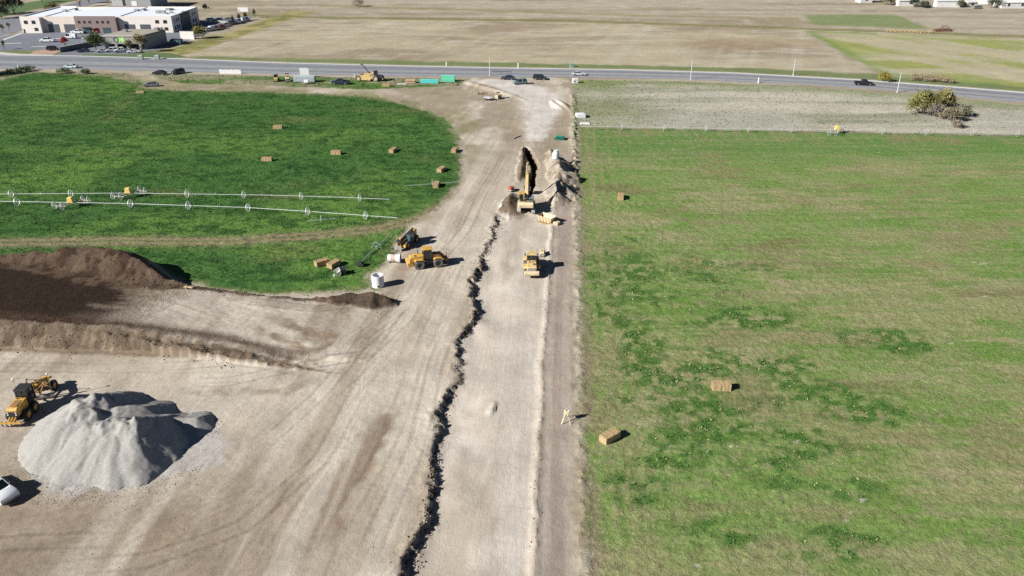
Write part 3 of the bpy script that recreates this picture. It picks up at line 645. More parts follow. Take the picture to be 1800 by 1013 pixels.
_a = M_BLADE.node_tree.nodes.new('ShaderNodeAttribute'); _a.attribute_name = 'cover'; M_BLADE.node_tree.links.new(_a.outputs['Color'], _b.inputs['Base Color'])

def in_view(x, y, m=40):
    dep = y * CP + HCAM * SP; px = 900 + 1400 * x / dep; v = (y * SP - HCAM * CP) / dep; py = 506.5 - 1400 * v
    return (px > -m) & (px < 1800 + m) & (py > -m) & (py < 1013 + m)
def scatter(x0, x1, y0, y1, dens):
    n = int((x1 - x0) * (y1 - y0) * dens); x = RNG.uniform(x0, x1, n); y = RNG.uniform(y0, y1, n); k = in_view(x, y); return x[k], y[k]

# left crop
x, y = scatter(-190, -12, 118, 292, 4.6)
d = land(x, y); ph = fbm(x * 0.03, y * 0.05, 4, 191); pf = fbm(x * 0.35, y * 0.6, 4, 193)
k = (d['lf'] > 0.3 + 2.2 * RNG.random(len(x)) ** 2) & (RNG.uniform(0, 1, len(x)) > 0.75 * d['trk']) & (d['hn'] < 0)
x, y, z, ph, pf = x[k], y[k], d['z'][k], ph[k], pf[k]
t = sst(0.4, 0.7, ph)[:, None]; u = sst(0.4, 0.7, pf)[:, None]
cc = (A(92, 128, 70) * (1 - t) + A(116, 150, 80) * t) * (1 - 0.40 * u)
blades('crop_leaves', x, y, z, RNG.uniform(0.16, 0.40, len(x)), RNG.uniform(0.10, 0.26, len(x)), cc, 'lush green crop covering the left field', 'crop', 4)
# right hay field, thin and tufty
x1_, y1_ = scatter(6, 75, 52, 125, 9.0); x2_, y2_ = scatter(10, 190, 125, 226, 2.2)
x = np.concatenate([x1_, x2_]); y = np.concatenate([y1_, y2_]); d = land(x, y)
clump = fbm(x * 0.55, y * 0.7, 3, 301); dense = fbm(x * 0.07, y * 0.11, 3, 303)
cv_ = clover(x, y); keep = np.maximum(0.95 * cv_, 0.7 * sst(0.34, 0.6, 0.5 * clump + 0.6 * dense + 0.08 - 0.25 * (d['patch'] - 0.45)) + 0.06)
k = (d['rf'] > 0.2) & (RNG.uniform(0, 1, len(x)) < keep) & (d['mg'] < 0.5)
x, y, z, cl, de, cv_ = x[k], y[k], d['z'][k], clump[k], dense[k], cv_[k]
t = np.maximum(0.35 * sst(0.42, 0.62, 0.5 * cl + 0.5 * de), cv_)[:, None]; dry = (RNG.uniform(0, 1, len(x)) < 0.22)[:, None]
cc = A(142, 162, 92) * (1 - t) + A(82, 122, 60) * t; cc = np.where(dry, A(186, 176, 132), cc)
blades('hay_tufts', x, y, z, (0.07 + 0.18 * RNG.random(len(x)) ** 2.2) * (0.8 + 1.0 * t[:, 0]), RNG.uniform(0.06, 0.18, len(x)) * (0.7 + 0.8 * t[:, 0]), cc, 'patchy green tufts of the right hay field', 'grass', 5)
# dry verge and meadow
x, y = scatter(-190, 200, 205, 292, 0.9); d = land(x, y); k = (d['verge'] > 0.6) & (d['lf'] < 0) & (d['rf'] < 0) & ~np.isin(d['zone'], ('dirt_yard', 'graded_strip', 'spoil_heap', 'trench'))
x, y, z, cv = x[k], y[k], d['z'][k], d['col'][k]
blades('meadow_grass', x, y, z, RNG.uniform(0.25, 0.55, len(x)), RNG.uniform(0.12, 0.40, len(x)), cv * RNG.uniform(0.65, 1.0, (len(x), 1)), 'dry straw-coloured grass on both sides of the dirt entrance', 'grass', 5)
# clods tumbled along the cut, the heaps and the trench
def clods(name, x, y, z, r, col, m, label, cat):
    n = len(x)
    base = np.array([(1, 0, 0), (-1, 0, 0), (0, 1, 0), (0, -1, 0), (0, 0, 1), (0, 0, -1)], float)
    fc = np.array([(0, 2, 4), (2, 1, 4), (1, 3, 4), (3, 0, 4), (2, 0, 5), (1, 2, 5), (3, 1, 5), (0, 3, 5)])
    v = base[None] * RNG.uniform(0.55, 1.25, (n, 6, 1)) + RNG.uniform(-0.25, 0.25, (n, 6, 3))
    a = RNG.uniform(0, 6.28, n); ca, sa = np.cos(a)[:, None], np.sin(a)[:, None]
    v = np.stack([v[..., 0] * ca - v[..., 1] * sa, v[..., 0] * sa + v[..., 1] * ca, v[..., 2] * 0.7], 2) * r[:, None, None] + np.stack([x, y, z + r * 0.3], 1)[:, None, :]
    f = (fc[None] + (np.arange(n) * 6)[:, None, None]).reshape(-1, 3)
    me = fast_mesh(name, v.reshape(-1, 3), f, 3)
    cc = np.repeat(col, 6, 0); attr(me, 'cover', 'FLOAT_COLOR', np.concatenate([cc, np.ones((len(cc), 1))], 1))
    return tag(link(name, me, m), label, cat, kind='stuff')
cx_, cy_ = [], []
for pts, spread, per in ((CUT_L, 0.42, 46), ([(p[0] + 0.3, p[1] - 1.8) for p in HEAP_S], 1.3, 26), ([p[:2] for p in HEAP_N], 1.8, 22), ([p[:2] for p in SPOIL_R], 2.5, 22), ([p[:2] for p in SPOIL_L], 1.0, 24), (CUT_R, 0.4, 3)):
    for (ax, ay), (bx, by) in zip(pts[:-1], pts[1:]):
        n = int(math.hypot(bx - ax, by - ay) * per); t = RNG.uniform(0, 1, n)
        nx, ny = (by - ay), -(bx - ax); L = math.hypot(nx, ny); o_ = RNG.normal(0, spread, n)
        if pts is CUT_L: o_ += 0.15
        cx_.append(ax + (bx - ax) * t + nx / L * o_); cy_.append(ay + (by - ay) * t + ny / L * o_)
x = np.concatenate(cx_); y = np.concatenate(cy_); cl = fbm(x * 0.5, y * 0.5, 3, 401); k = in_view(x, y) & (RNG.uniform(0, 1, len(x)) < sst(0.3, 0.62, cl)); x, y = x[k], y[k]
d = land(x, y); kd = d['zone'] != 'trench'; x, y = x[kd], y[kd]
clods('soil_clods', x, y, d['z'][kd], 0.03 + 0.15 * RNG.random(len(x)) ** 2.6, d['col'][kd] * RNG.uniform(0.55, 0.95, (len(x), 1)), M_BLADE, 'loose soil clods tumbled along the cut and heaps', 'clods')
x, y = scatter(-66, 10, 52, 215, 0.9); d = land(x, y); k = np.isin(d['zone'], ('dirt_yard', 'excavated_roadbed', 'graded_strip')) & (RNG.uniform(0, 1, len(x)) < sst(0.4, 0.75, fbm(x * 0.12, y * 0.12, 3, 411)))
x, y = x[k], y[k]
clods('loose_stones', x, y, d['z'][k], 0.02 + 0.07 * RNG.random(len(x)) ** 3, d['col'][k] * RNG.uniform(0.6, 1.15, (len(x), 1)), M_BLADE, 'small stones scattered over the bare dirt', 'stones')

# ------------------------------------------------------------------ gravel pile
def gravel():
    ridges = [([G(146, 700, 4.2), G(163, 693, 4.5)], 0.60), ([G(112, 738, 3.3), G(128, 724, 3.8), G(160, 716, 4.0)], 0.58), ([G(160, 748, 3.5), G(200, 737, 4.0), G(240, 737, 4.1)], 0.58), ([G(205, 716, 3.1), G(250, 714, 2.5)], 0.52), ([G(300, 738, 1.2), G(345, 734, 1.2)], 0.42)]
    xs = np.arange(-66, -28, 0.16); ys = np.arange(62, 90, 0.16); X, Y = np.meshgrid(xs, ys); X = X.ravel(); Y = Y.ravel()
    wx = X + (fbm(X * 0.5, Y * 0.5, 3, 501) - 0.5) * 0.7; wy = Y + (fbm(X * 0.5, Y * 0.5, 3, 503) - 0.5) * 0.7
    h = np.full(X.shape, -9.0)
    for pts_, sl_ in ridges:
        pp = [tuple(p_) for p_ in pts_]
        mx = sum(p_[0] for p_ in pp) / len(pp); my = sum(p_[1] for p_ in pp) / len(pp); ex = sst(0.2, 1.0, (wx - pp[-1][0]) / (0.1 + np.hypot(wx - pp[-1][0], wy - pp[-1][1]))); c = crest(wx, wy, pp, sl_ + 0.22 * ex, sl_ + 0.22 * ex)
        dd = np.hypot(wx - mx, wy - my); th = np.arctan2(wy - my, wx - mx)
        c = c + (fbm(th * 3.4 + mx, dd * 0.10, 3, 505) - 0.5) * np.minimum(dd, 4.0) * 0.13 + (fbm(wx * 0.75, wy * 0.75, 3, 506) - 0.5) * 1.3 * sst(2.4, 3.5, c)
        m = np.maximum(h, c); h = m + 0.06 * np.exp(-np.abs(h - c) * 3)
        skirt = np.clip(poly(X, Y, GP([(48, 790), (130, 722), (260, 722), (345, 738), (352, 765), (330, 795), (290, 825), (235, 848), (95, 864), (52, 815)])) + (fbm(X, Y, 3, 507) - 0.5) * 1.6, -0.5, 1.2) * 0.12 + (fbm(X * 1.2, Y * 1.2, 3, 509) - 0.5) * 0.06
    h = np.maximum(h, skirt) + (fbm(X * 2.5, Y * 2.5, 2, 511) - 0.5) * 0.045 + RNG.uniform(-0.014, 0.014, X.shape)
    gl = land(X, Y, False); Z = np.where(h > 0.0, gl + h, gl - 0.3)
    nx, ny = len(xs), len(ys); ii = np.arange(nx * ny).reshape(ny, nx)
    q = np.stack([ii[:-1, :-1].ravel(), ii[:-1, 1:].ravel(), ii[1:, 1:].ravel(), ii[1:, :-1].ravel()], 1)
    q = q[(h[q] > -0.02).any(1)]
    use = np.unique(q); rm = np.zeros(nx * ny, int); rm[use] = np.arange(len(use))
    me = fast_mesh('gravel_pile', np.stack([X, Y, Z], 1)[use], rm[q], 4); me.polygons.foreach_set('use_smooth', np.ones(len(q), bool))
    return tag(link('gravel_pile', me, mat('gravel', A(176, 173, 167), 0.95, noise=0.34, scale=7.0, bump=0.7, spec=0.1)), 'big heap of grey gravel with rilled sides on the dirt yard', 'gravel pile')
gravel()
xg, yg = scatter(-62, -35, 63, 86, 9.0); gp_ = poly(xg, yg, GP([(60, 790), (130, 735), (260, 735), (350, 745), (404, 775), (398, 815), (300, 842), (238, 858), (92, 872), (40, 815)])); k = (gp_ < 1.0) & (gp_ > -2.0); xg, yg = xg[k], yg[k]
clods('gravel_scatter', xg, yg, land(xg, yg, False), 0.03 + 0.05 * RNG.random(len(xg)), np.repeat(A(160, 162, 162)[None], len(xg), 0) * RNG.uniform(0.6, 1.1, (len(xg), 1)), M_BLADE, 'loose grey gravel scattered at the foot of the gravel heap', 'gravel')
# ------------------------------------------------------------------ road vehicles
M_TYRE = mat('tyre_rubber', (0.03, 0.03, 0.032), 0.85, noise=0.2)
M_DTYRE = mat('dusty_tyre', (0.17, 0.155, 0.14), 0.95, noise=0.35, scale=2.0)
M_RIM = mat('wheel_metal', (0.5, 0.5, 0.5), 0.35, 0.7)
M_GLASS = mat('dark_glass', (0.018, 0.024, 0.028), 0.06, spec=0.8)
M_TGLASS = mat('teal_glass', (0.05, 0.11, 0.12), 0.08, spec=0.8)
M_BLK = mat('black_plastic', (0.025, 0.025, 0.027), 0.6)
M_DRK = mat('dark_steel', (0.06, 0.06, 0.062), 0.55, 0.3, noise=0.3)
M_YEL = mat('machine_yellow', (0.60, 0.35, 0.075), 0.55, noise=0.38, scale=2.2)
M_PYEL = mat('faded_yellow', (0.64, 0.46, 0.20), 0.65, noise=0.36, scale=2.2)
M_LYEL = mat('dusty_cream', (0.64, 0.52, 0.33), 0.75, noise=0.25, scale=1.5)
M_LAMP = mat('lamp_lens', (0.8, 0.8, 0.78), 0.15)
M_RED = mat('tail_lens', (0.35, 0.015, 0.012), 0.25)
M_STEEL = mat('dusty_steel', (0.34, 0.33, 0.31), 0.65, 0.4, noise=0.3)
M_TRK = mat('dusty_track', (0.46, 0.43, 0.38), 0.85, noise=0.3, scale=2.5)
M_BRN = mat('brown_steel', (0.30, 0.17, 0.07), 0.65, noise=0.35, scale=2.0)
M_WHT = mat('white_paint', (0.78, 0.78, 0.77), 0.4, noise=0.06)
M_ALU = mat('aluminium', (0.56, 0.58, 0.57), 0.45, 0.35)
def paint(name, c, rough=0.22):
    m = mat('paint_' + name, c, rough); m.node_tree.nodes['Principled BSDF'].inputs['Coat Weight'].default_value = 0.4; return m
P_WHITE, P_BLACK, P_NAVY, P_GREY, P_TEAL, P_RED, P_SILVER = paint('white', (0.74, 0.75, 0.76)), paint('black', (0.018, 0.019, 0.021)), paint('navy', (0.025, 0.035, 0.06)), paint('grey', (0.16, 0.17, 0.18)), paint('teal', (0.13, 0.2, 0.22)), paint('red', (0.33, 0.03, 0.03)), paint('silver', (0.5, 0.51, 0.52))

def wheel(parent, x, y, z, r, w, m_t=None, m_r=None, n=14, name='wheel', lug=False):
    """tyre with rim sub-part; axle along y"""
    sgn = 1 if y > 0 else -1
    prof = [(-w / 2, r * 0.58), (-w / 2, r * 0.93), (-w * 0.32, r), (w * 0.32, r), (w / 2, r * 0.93), (w / 2, r * 0.58)]
    mb = MB().lathe((0, 0, 0), (0, 1, 0), prof, n)
    if lug:
        for k in range(n):
            t = 2 * math.pi * (k + 0.5) / n
            for s_ in (-1, 1):
                mb.beam((math.cos(t) * r, s_ * w * 0.02, math.sin(t) * r), (math.cos(t + 0.12) * r, s_ * w * 0.48, math.sin(t + 0.12) * r), 0.09, 0.06)
    o = mb.build(name, m_t or M_TYRE, parent, 40); o.location = (x, y, z)
    rb = MB().lathe((0, 0, 0), (0, 1, 0), [(-w * 0.42, 0.02), (-w * 0.42, r * 0.6), (w * 0.36, r * 0.6), (w * 0.30, r * 0.34), (w * 0.40, r * 0.2), (w * 0.40, 0.02)] if sgn > 0 else [(w * 0.42, 0.02), (w * 0.42, r * 0.6), (-w * 0.36, r * 0.6), (-w * 0.30, r * 0.34), (-w * 0.40, r * 0.2), (-w * 0.40, 0.02)], n)
    rb.build('rim', m_r or M_RIM, o, 40)
    return o

def arch(x, r, n=5):
    return [(x + r * math.cos(math.pi * k / n), 0.33 + r * math.sin(math.pi * k / n)) for k in range(n + 1)]
def shell(prof, w, ins=0.07):
    """car body: side profile through four stations with rolled-in sides"""
    zt = max(p[1] for p in prof); xm = max(p[0] for p in prof); st = []
    for y, f in ((-w / 2, 1), (-w / 2 + 0.16, 0), (w / 2 - 0.16, 0), (w / 2, 1)):
        st.append([(x * (1 - f * 0.018) if abs(x) > xm * 0.9 else x, y, z - f * ins * max(0, (z - 0.55) / (zt - 0.55))) for x, z in prof])
    n = len(prof); vs = [v for s_ in st for v in s_]; fs = [tuple(range(n)), tuple(range(4 * n - 1, 3 * n - 1, -1))]
    for k in range(3): fs += [(k * n + i, (k + 1) * n + i, (k + 1) * n + (i + 1) % n, k * n + (i + 1) % n) for i in range(n)]
    return vs, fs
CARS = {  # length, width, height, belt, wheel r, wheelbase, hood x, cabin base x0 x1, roof x0 x1, deck z
    'sedan': (4.8, 1.84, 1.46, 0.98, 0.33, 2.8, 0.98, (-1.75, 1.25), (-1.0, 0.35), 1.02),
    'suv': (4.75, 1.92, 1.78, 1.10, 0.37, 2.8, 1.02, (-2.2, 1.25), (-1.95, 0.55), 1.10),
    'pickup': (5.8, 2.0, 1.90, 1.20, 0.40, 3.65, 1.15, (-0.75, 1.55), (-0.55, 0.75), 1.20),
    'van': (5.4, 2.0, 2.15, 1.15, 0.36, 3.3, 1.05, (-2.6, 1.85), (-2.5, 0.95), 1.15)}
def car(kind, name, loc, head, body, label, group=None, cat=None, glass=None):
    L, W, H, belt, wr, wb, hood, cb, rf, deck = CARS[kind]
    t = thing(name, loc, head, label, cat or ('pickup' if kind == 'pickup' else 'van' if kind == 'van' else 'car'), group)
    f, r = L / 2, -L / 2
    wf, wk = wb / 2 + 0.12, -wb / 2 + 0.12
    bot = [(r + 0.05, 0.40), (wk - wr - 0.06, 0.30)] + list(reversed(arch(wk, wr + 0.06))) + list(reversed(arch(wf, wr + 0.06))) + [(wf + wr + 0.06, 0.30), (f - 0.05, 0.32)]
    if kind == 'pickup':
        top = [(f, 0.62), (f - 0.03, 0.92), (f - 0.35, hood), (1.5, belt), (-0.75, belt), (-0.78, 0.72), (r + 0.06, 0.72), (r, 0.70)]
    else:
        top = [(f, 0.58), (f - 0.06, 0.78), (f - 0.45, hood - 0.06), (cb[1] - 0.02, hood), (cb[1] - 0.4, belt), (cb[0] + 0.1, belt), (r + 0.12, deck - 0.04), (r, deck - 0.25), (r, 0.6)]
    vs, fs = shell(bot + top, W)
    MB().add(vs, fs).build('body', body, t, 35)
    hw = W / 2 - 0.09
    gl = MB().frus((cb[0], cb[1], -hw, hw), (rf[0] + 0.02, rf[1] - 0.02, -hw + 0.17, hw - 0.17), belt - 0.03, H - 0.05)
    gl.build('windows', glass or M_GLASS, t)
    rm = MB().frus((rf[0] - 0.03, rf[1] + 0.03, -hw + 0.15, hw - 0.15), (rf[0] + 0.12, rf[1] - 0.14, -hw + 0.27, hw - 0.27), H - 0.06, H)
    for s_ in (-1, 1):
        a0, a1 = s_ * (hw + 0.005), s_ * (hw - 0.155)
        for xb, xt in ((cb[1], rf[1]), (cb[0], rf[0]), ((cb[0] + cb[1]) / 2 - 0.1, (rf[0] + rf[1]) / 2 - 0.05)): rm.beam((xb, a0, belt - 0.02), (xt, a1, H - 0.05), 0.09)
    if kind == 'van': rm.frus((cb[0] - 0.02, -0.2, -hw - 0.02, hw + 0.02), (rf[0] - 0.02, -0.2, -hw + 0.15, hw - 0.15), belt, H - 0.04)
    rm.build('roof', body, t, 35)
    if kind == 'pickup':
        bd = MB()
        for s_ in (-1, 1): bd.box(r + 0.05, -0.76, s_ * (W / 2 - 0.12) - 0.05, s_ * (W / 2 - 0.12) + 0.05, 0.7, belt - 0.02)
        bd.box(r + 0.03, r + 0.12, -W / 2 + 0.06, W / 2 - 0.06, 0.62, belt - 0.03); bd.build('cargo_bed', body, t, bevel=0.02)
        MB().box(r + 0.13, -0.8, -W / 2 + 0.18, W / 2 - 0.18, 0.722, 0.75).build('bed_liner', M_BLK, t)
    for x_ in (wf, wk):
        for s_ in (-1, 1): wheel(t, x_, s_ * (W / 2 - 0.13), wr, wr, 0.24)
    for s_ in (-1, 1):
        MB().box(f - 0.12, f - 0.005, s_ * (W / 2 - 0.30) - 0.2, s_ * (W / 2 - 0.30) + 0.2, 0.66, 0.80).build('headlight', M_LAMP, t, bevel=0.02)
        MB().box(r - 0.012, r + 0.12, s_ * (W / 2 - 0.2) - 0.12, s_ * (W / 2 - 0.2) + 0.12, 0.72, 0.88).build('tail_light', M_RED, t, bevel=0.02)
        MB().box(cb[1] - 0.55, cb[1] - 0.42, s_ * (W / 2 + 0.07) - 0.08, s_ * (W / 2 + 0.07) + 0.08, belt, belt + 0.14).build('mirror', body, t)
    MB().box(f - 0.03, f + 0.03, -W / 2 + 0.12, W / 2 - 0.12, 0.36, 0.56).build('bumper', M_BLK if kind != 'pickup' else M_STEEL, t, bevel=0.02)
    return t

def put(px, py): p = on(px, py); return (p.x, p.y, p.z - 0.01)
R_ = math.radians
PARK = 'vehicles parked on the grass by the road'
car('sedan', 'parked_car', put(281, 131), R_(176), P_BLACK, 'low black car parked beside the dark SUV on the grass by the road', PARK)
car('suv', 'parked_suv', put(313, 130), R_(230), P_NAVY, 'dark SUV parked at an angle right of the low black car', PARK, cat='suv')
car('sedan', 'parked_car', put(266, 152), R_(188), P_GREY, 'dark grey car parked on the dirt track at the crop corner', PARK)
car('pickup', 'parked_pickup', put(599, 148), R_(176), P_NAVY, 'dark blue pickup parked left of the yellow motor scraper', PARK)
ENT = 'vehicles parked at the dirt entrance'
car('sedan', 'parked_car', put(893, 140), R_(172), P_NAVY, 'dark blue car nearest the lamp post at the dirt entrance', ENT)
car('suv', 'parked_suv', put(914, 148), R_(200), P_TEAL, 'teal grey SUV parked in front of the other two at the dirt entrance', ENT, cat='suv')
car('suv', 'parked_suv', put(949, 140), R_(-12), P_BLACK, 'black SUV parked rightmost of three at the dirt entrance', ENT, cat='suv')
c_ = rd(1017, 0.80); car('sedan', 'silver_car', (c_.x, c_.y, 0.10), R_(-2), P_SILVER, 'silver car driving on the road above the dirt entrance')
c_ = rd(125, 0.93); car('sedan', 'white_car', (c_.x, c_.y, 0.10), R_(180), paint('pale_blue', (0.55, 0.63, 0.66)), 'pale car with dark windows driving at the left end of the road')
c_ = rd(1517, 0.62); car('pickup', 'black_pickup', (c_.x, c_.y, 0.10), R_(-9), P_BLACK, 'black pickup driving on the road near the roadside shrubs')
p_ = on(-6, 868); car('pickup', 'white_pickup', (p_.x, p_.y, p_.z), R_(-30), P_WHITE, 'white vehicle nosing into the frame beside the gravel heap')

# ------------------------------------------------------------------ earth-moving machines (built facing +X)
def cab(t, x0, x1, w, z0, z1, roof, frame=M_BLK, glass=M_GLASS, over=0.1, rt=0.14):
    MB().frus((x0, x1, -w / 2, w / 2), (x0 + 0.08, x1 - 0.12, -w / 2 + 0.06, w / 2 - 0.06), z0, z1).build('cab_glass', glass, t)
    fr = MB()
    for s_ in (-1, 1):
        for xb, xt in ((x0, x0 + 0.08), (x1, x1 - 0.12), ((x0 + x1) / 2 - 0.1, (x0 + x1) / 2 - 0.1)): fr.beam((xb, s_ * (w / 2 + 0.01), z0), (xt, s_ * (w / 2 - 0.05), z1), 0.11)
        fr.beam((x0, s_ * (w / 2 + 0.012), z0 + 0.12), (x1, s_ * (w / 2 + 0.012), z0 + 0.12), 0.08, 0.3)
    for xx in (x0, x1): fr.beam((xx, -w / 2, z0 + 0.12), (xx, w / 2, z0 + 0.12), 0.08, 0.3)
    fr.build('cab_frame', frame, t)
    MB().box(x0 - over, x1 + over, -w / 2 - over * 0.5, w / 2 + over * 0.5, z1 - 0.02, z1 + rt).build('cab_roof', roof, t, bevel=0.05)
def loader(loc, head, label, bucket=True, pale=False):
    Y = M_PYEL if pale else M_YEL; B = M_PYEL if pale else M_BRN
    t = thing('wheel_loader', loc, head, label, 'wheel loader', 'wheel loaders')
    for x in (1.65, -1.55):
        for s_ in (-1, 1): wheel(t, x, s_ * 1.05, 0.80, 0.80, 0.60, M_DTYRE, M_DRK if not pale else M_LYEL, 16, lug=True)
    MB().prism([(-3.15, 1.05), (-3.2, 1.9), (-2.9, 2.12), (-0.75, 2.3), (-0.75, 1.0)], -0.78, 0.78).build('engine_hood', Y, t, bevel=0.05)
    MB().box(-3.23, -3.16, -0.62, 0.62, 1.25, 1.95).build('radiator_grille', M_STEEL, t)
    MB().prism([(-3.65, 0.85), (-3.65, 1.35), (-3.2, 1.45), (-2.5, 1.1), (-2.5, 0.62), (-3.3, 0.62)], -1.25, 1.25).build('counterweight', Y if not pale else M_LYEL, t, bevel=0.08)
    MB().prism([(-2.5, 0.6), (-2.5, 1.3), (0.2, 1.3), (0.2, 0.6)], -0.55, 0.55).prism([(0.3, 0.6), (0.3, 1.2), (0.7, 1.75), (1.5, 1.6), (2.2, 0.9), (2.2, 0.6)], -0.5, 0.5).build('chassis', M_DRK, t)
    for s_ in (-1, 1):
        MB().prism([(-2.5, 1.62), (-2.2, 1.78), (-0.95, 1.78), (-0.6, 1.45), (-0.68, 1.40), (-1.0, 1.70), (-2.15, 1.70), (-2.45, 1.56)], s_ * 1.05 - 0.36, s_ * 1.05 + 0.36).build('fender', Y, t, bevel=0.03)
        MB().prism([(0.85, 1.6), (1.15, 1.80), (2.2, 1.80), (2.45, 1.60), (2.4, 1.55), (2.15, 1.72), (1.2, 1.72), (0.9, 1.55)], s_ * 1.05 - 0.32, s_ * 1.05 + 0.32).build('front_fender', Y, t, bevel=0.03)
        MB().beam((0.75, s_ * 0.62, 2.05), (1.9, s_ * 0.62, 1.95), 0.16, 0.42).beam((1.9, s_ * 0.62, 1.95), (3.35, s_ * 0.62, 0.75), 0.16, 0.40, h2=0.26).build('lift_arm', B, t, bevel=0.03)
        MB().cyl((0.7, s_ * 0.42, 1.0), (1.7, s_ * 0.42, 1.55), 0.09).cyl((1.7, s_ * 0.42, 1.55), (2.2, s_ * 0.42, 1.75), 0.05).build('lift_cylinder', M_STEEL, t, 40)
        lad = MB()
        for k in range(4): lad.box(-0.75, -0.25, s_ * 1.02 - 0.05, s_ * 1.02 + 0.12, 0.5 + k * 0.3, 0.54 + k * 0.3)
        lad.build('ladder', M_DRK, t)
        MB().box(0.72, 0.82, s_ * 1.05 - 0.09, s_ * 1.05 + 0.09, 2.5, 2.85).build('mirror', M_BLK, t)
    MB().beam((1.0, 0, 2.2), (2.2, 0, 2.35), 0.14, 0.3).beam((2.2, 0, 2.35), (3.2, 0, 1.2), 0.12, 0.2).build('tilt_linkage', B, t)
    cab(t, -0.72, 0.72, 1.45, 1.6, 3.22, Y, over=0.12)
    MB().cyl((-1.55, 0.35, 2.1), (-1.55, 0.35, 2.95), 0.07).build('exhaust_stack', M_DRK, t, 40)
    MB().cyl((-2.2, -0.4, 2.15), (-2.2, -0.4, 2.4), 0.14).build('air_cleaner', M_DRK, t, 40)
    if bucket:
        MB().add(*bucket_shape(3.3, 2.75)).build('bucket', M_LYEL if pale else M_STEEL, t)
    else:
        fk = MB().box(3.3, 3.45, -0.9, 0.9, 0.35, 1.25)
        fk.build('fork_carriage', M_DRK, t)
        for s_ in (-1, 1): MB().box(3.45, 4.75, s_ * 0.55 - 0.07, s_ * 0.55 + 0.07, 0.36, 0.44).build('fork_tine', M_DRK, t); MB().beam((3.4, s_ * 0.85, 1.2), (3.55, s_ * 0.9, 1.75), 0.08).build('carriage_horn', M_BRN, t)
    return t
def bucket_shape(x, w, z=0.08, s=1.0):
    outp = [(0, 0.95), (-0.12, 0.5), (0.05, 0.1), (0.35, 0.0), (1.25, 0.02)]; inp = [(1.25, 0.07), (0.38, 0.06), (0.12, 0.14), (-0.05, 0.5), (0.06, 0.93)]
    p = [(x + a * s, z + b * s) for a, b in outp + inp]; n = len(p); vs = [(a, -w / 2, b) for a, b in p] + [(a, w / 2, b) for a, b in p]
    fs = [(i, i + n, (i + 1) % n + n, (i + 1) % n) for i in range(n)]
    for k in (0, n): fs += [tuple(k + j for j in (0, 1, 8, 9)), tuple(k + j for j in (1, 2, 7, 8)), tuple(k + j for j in (2, 3, 6, 7)), tuple(k + j for j in (3, 4, 5, 6))]
    o = len(vs)
    side = [(x + a * s, z + b * s) for a, b in [(0.03, 0.94), (-0.09, 0.5), (0.08, 0.1), (0.36, 0.03), (1.2, 0.04), (0.75, 0.6)]]
    for y in (-w / 2 + 0.02, w / 2 - 0.05):
        o = len(vs); vs += [(a, y, b) for a, b in side] + [(a, y + 0.03, b) for a, b in side]; m = len(side)
        fs += [tuple(o + i for i in range(m)), tuple(o + m + i for i in range(m - 1, -1, -1))] + [(o + i, o + m + i, o + m + (i + 1) % m, o + (i + 1) % m) for i in range(m)]
    return vs, fs
loader(put(752, 467), R_(16), 'yellow wheel loader with pallet forks parked beside the concrete pipe', bucket=False)
loader(put(934, 476), R_(90), 'faded yellow wheel loader driving away along the excavated roadbed', pale=True)

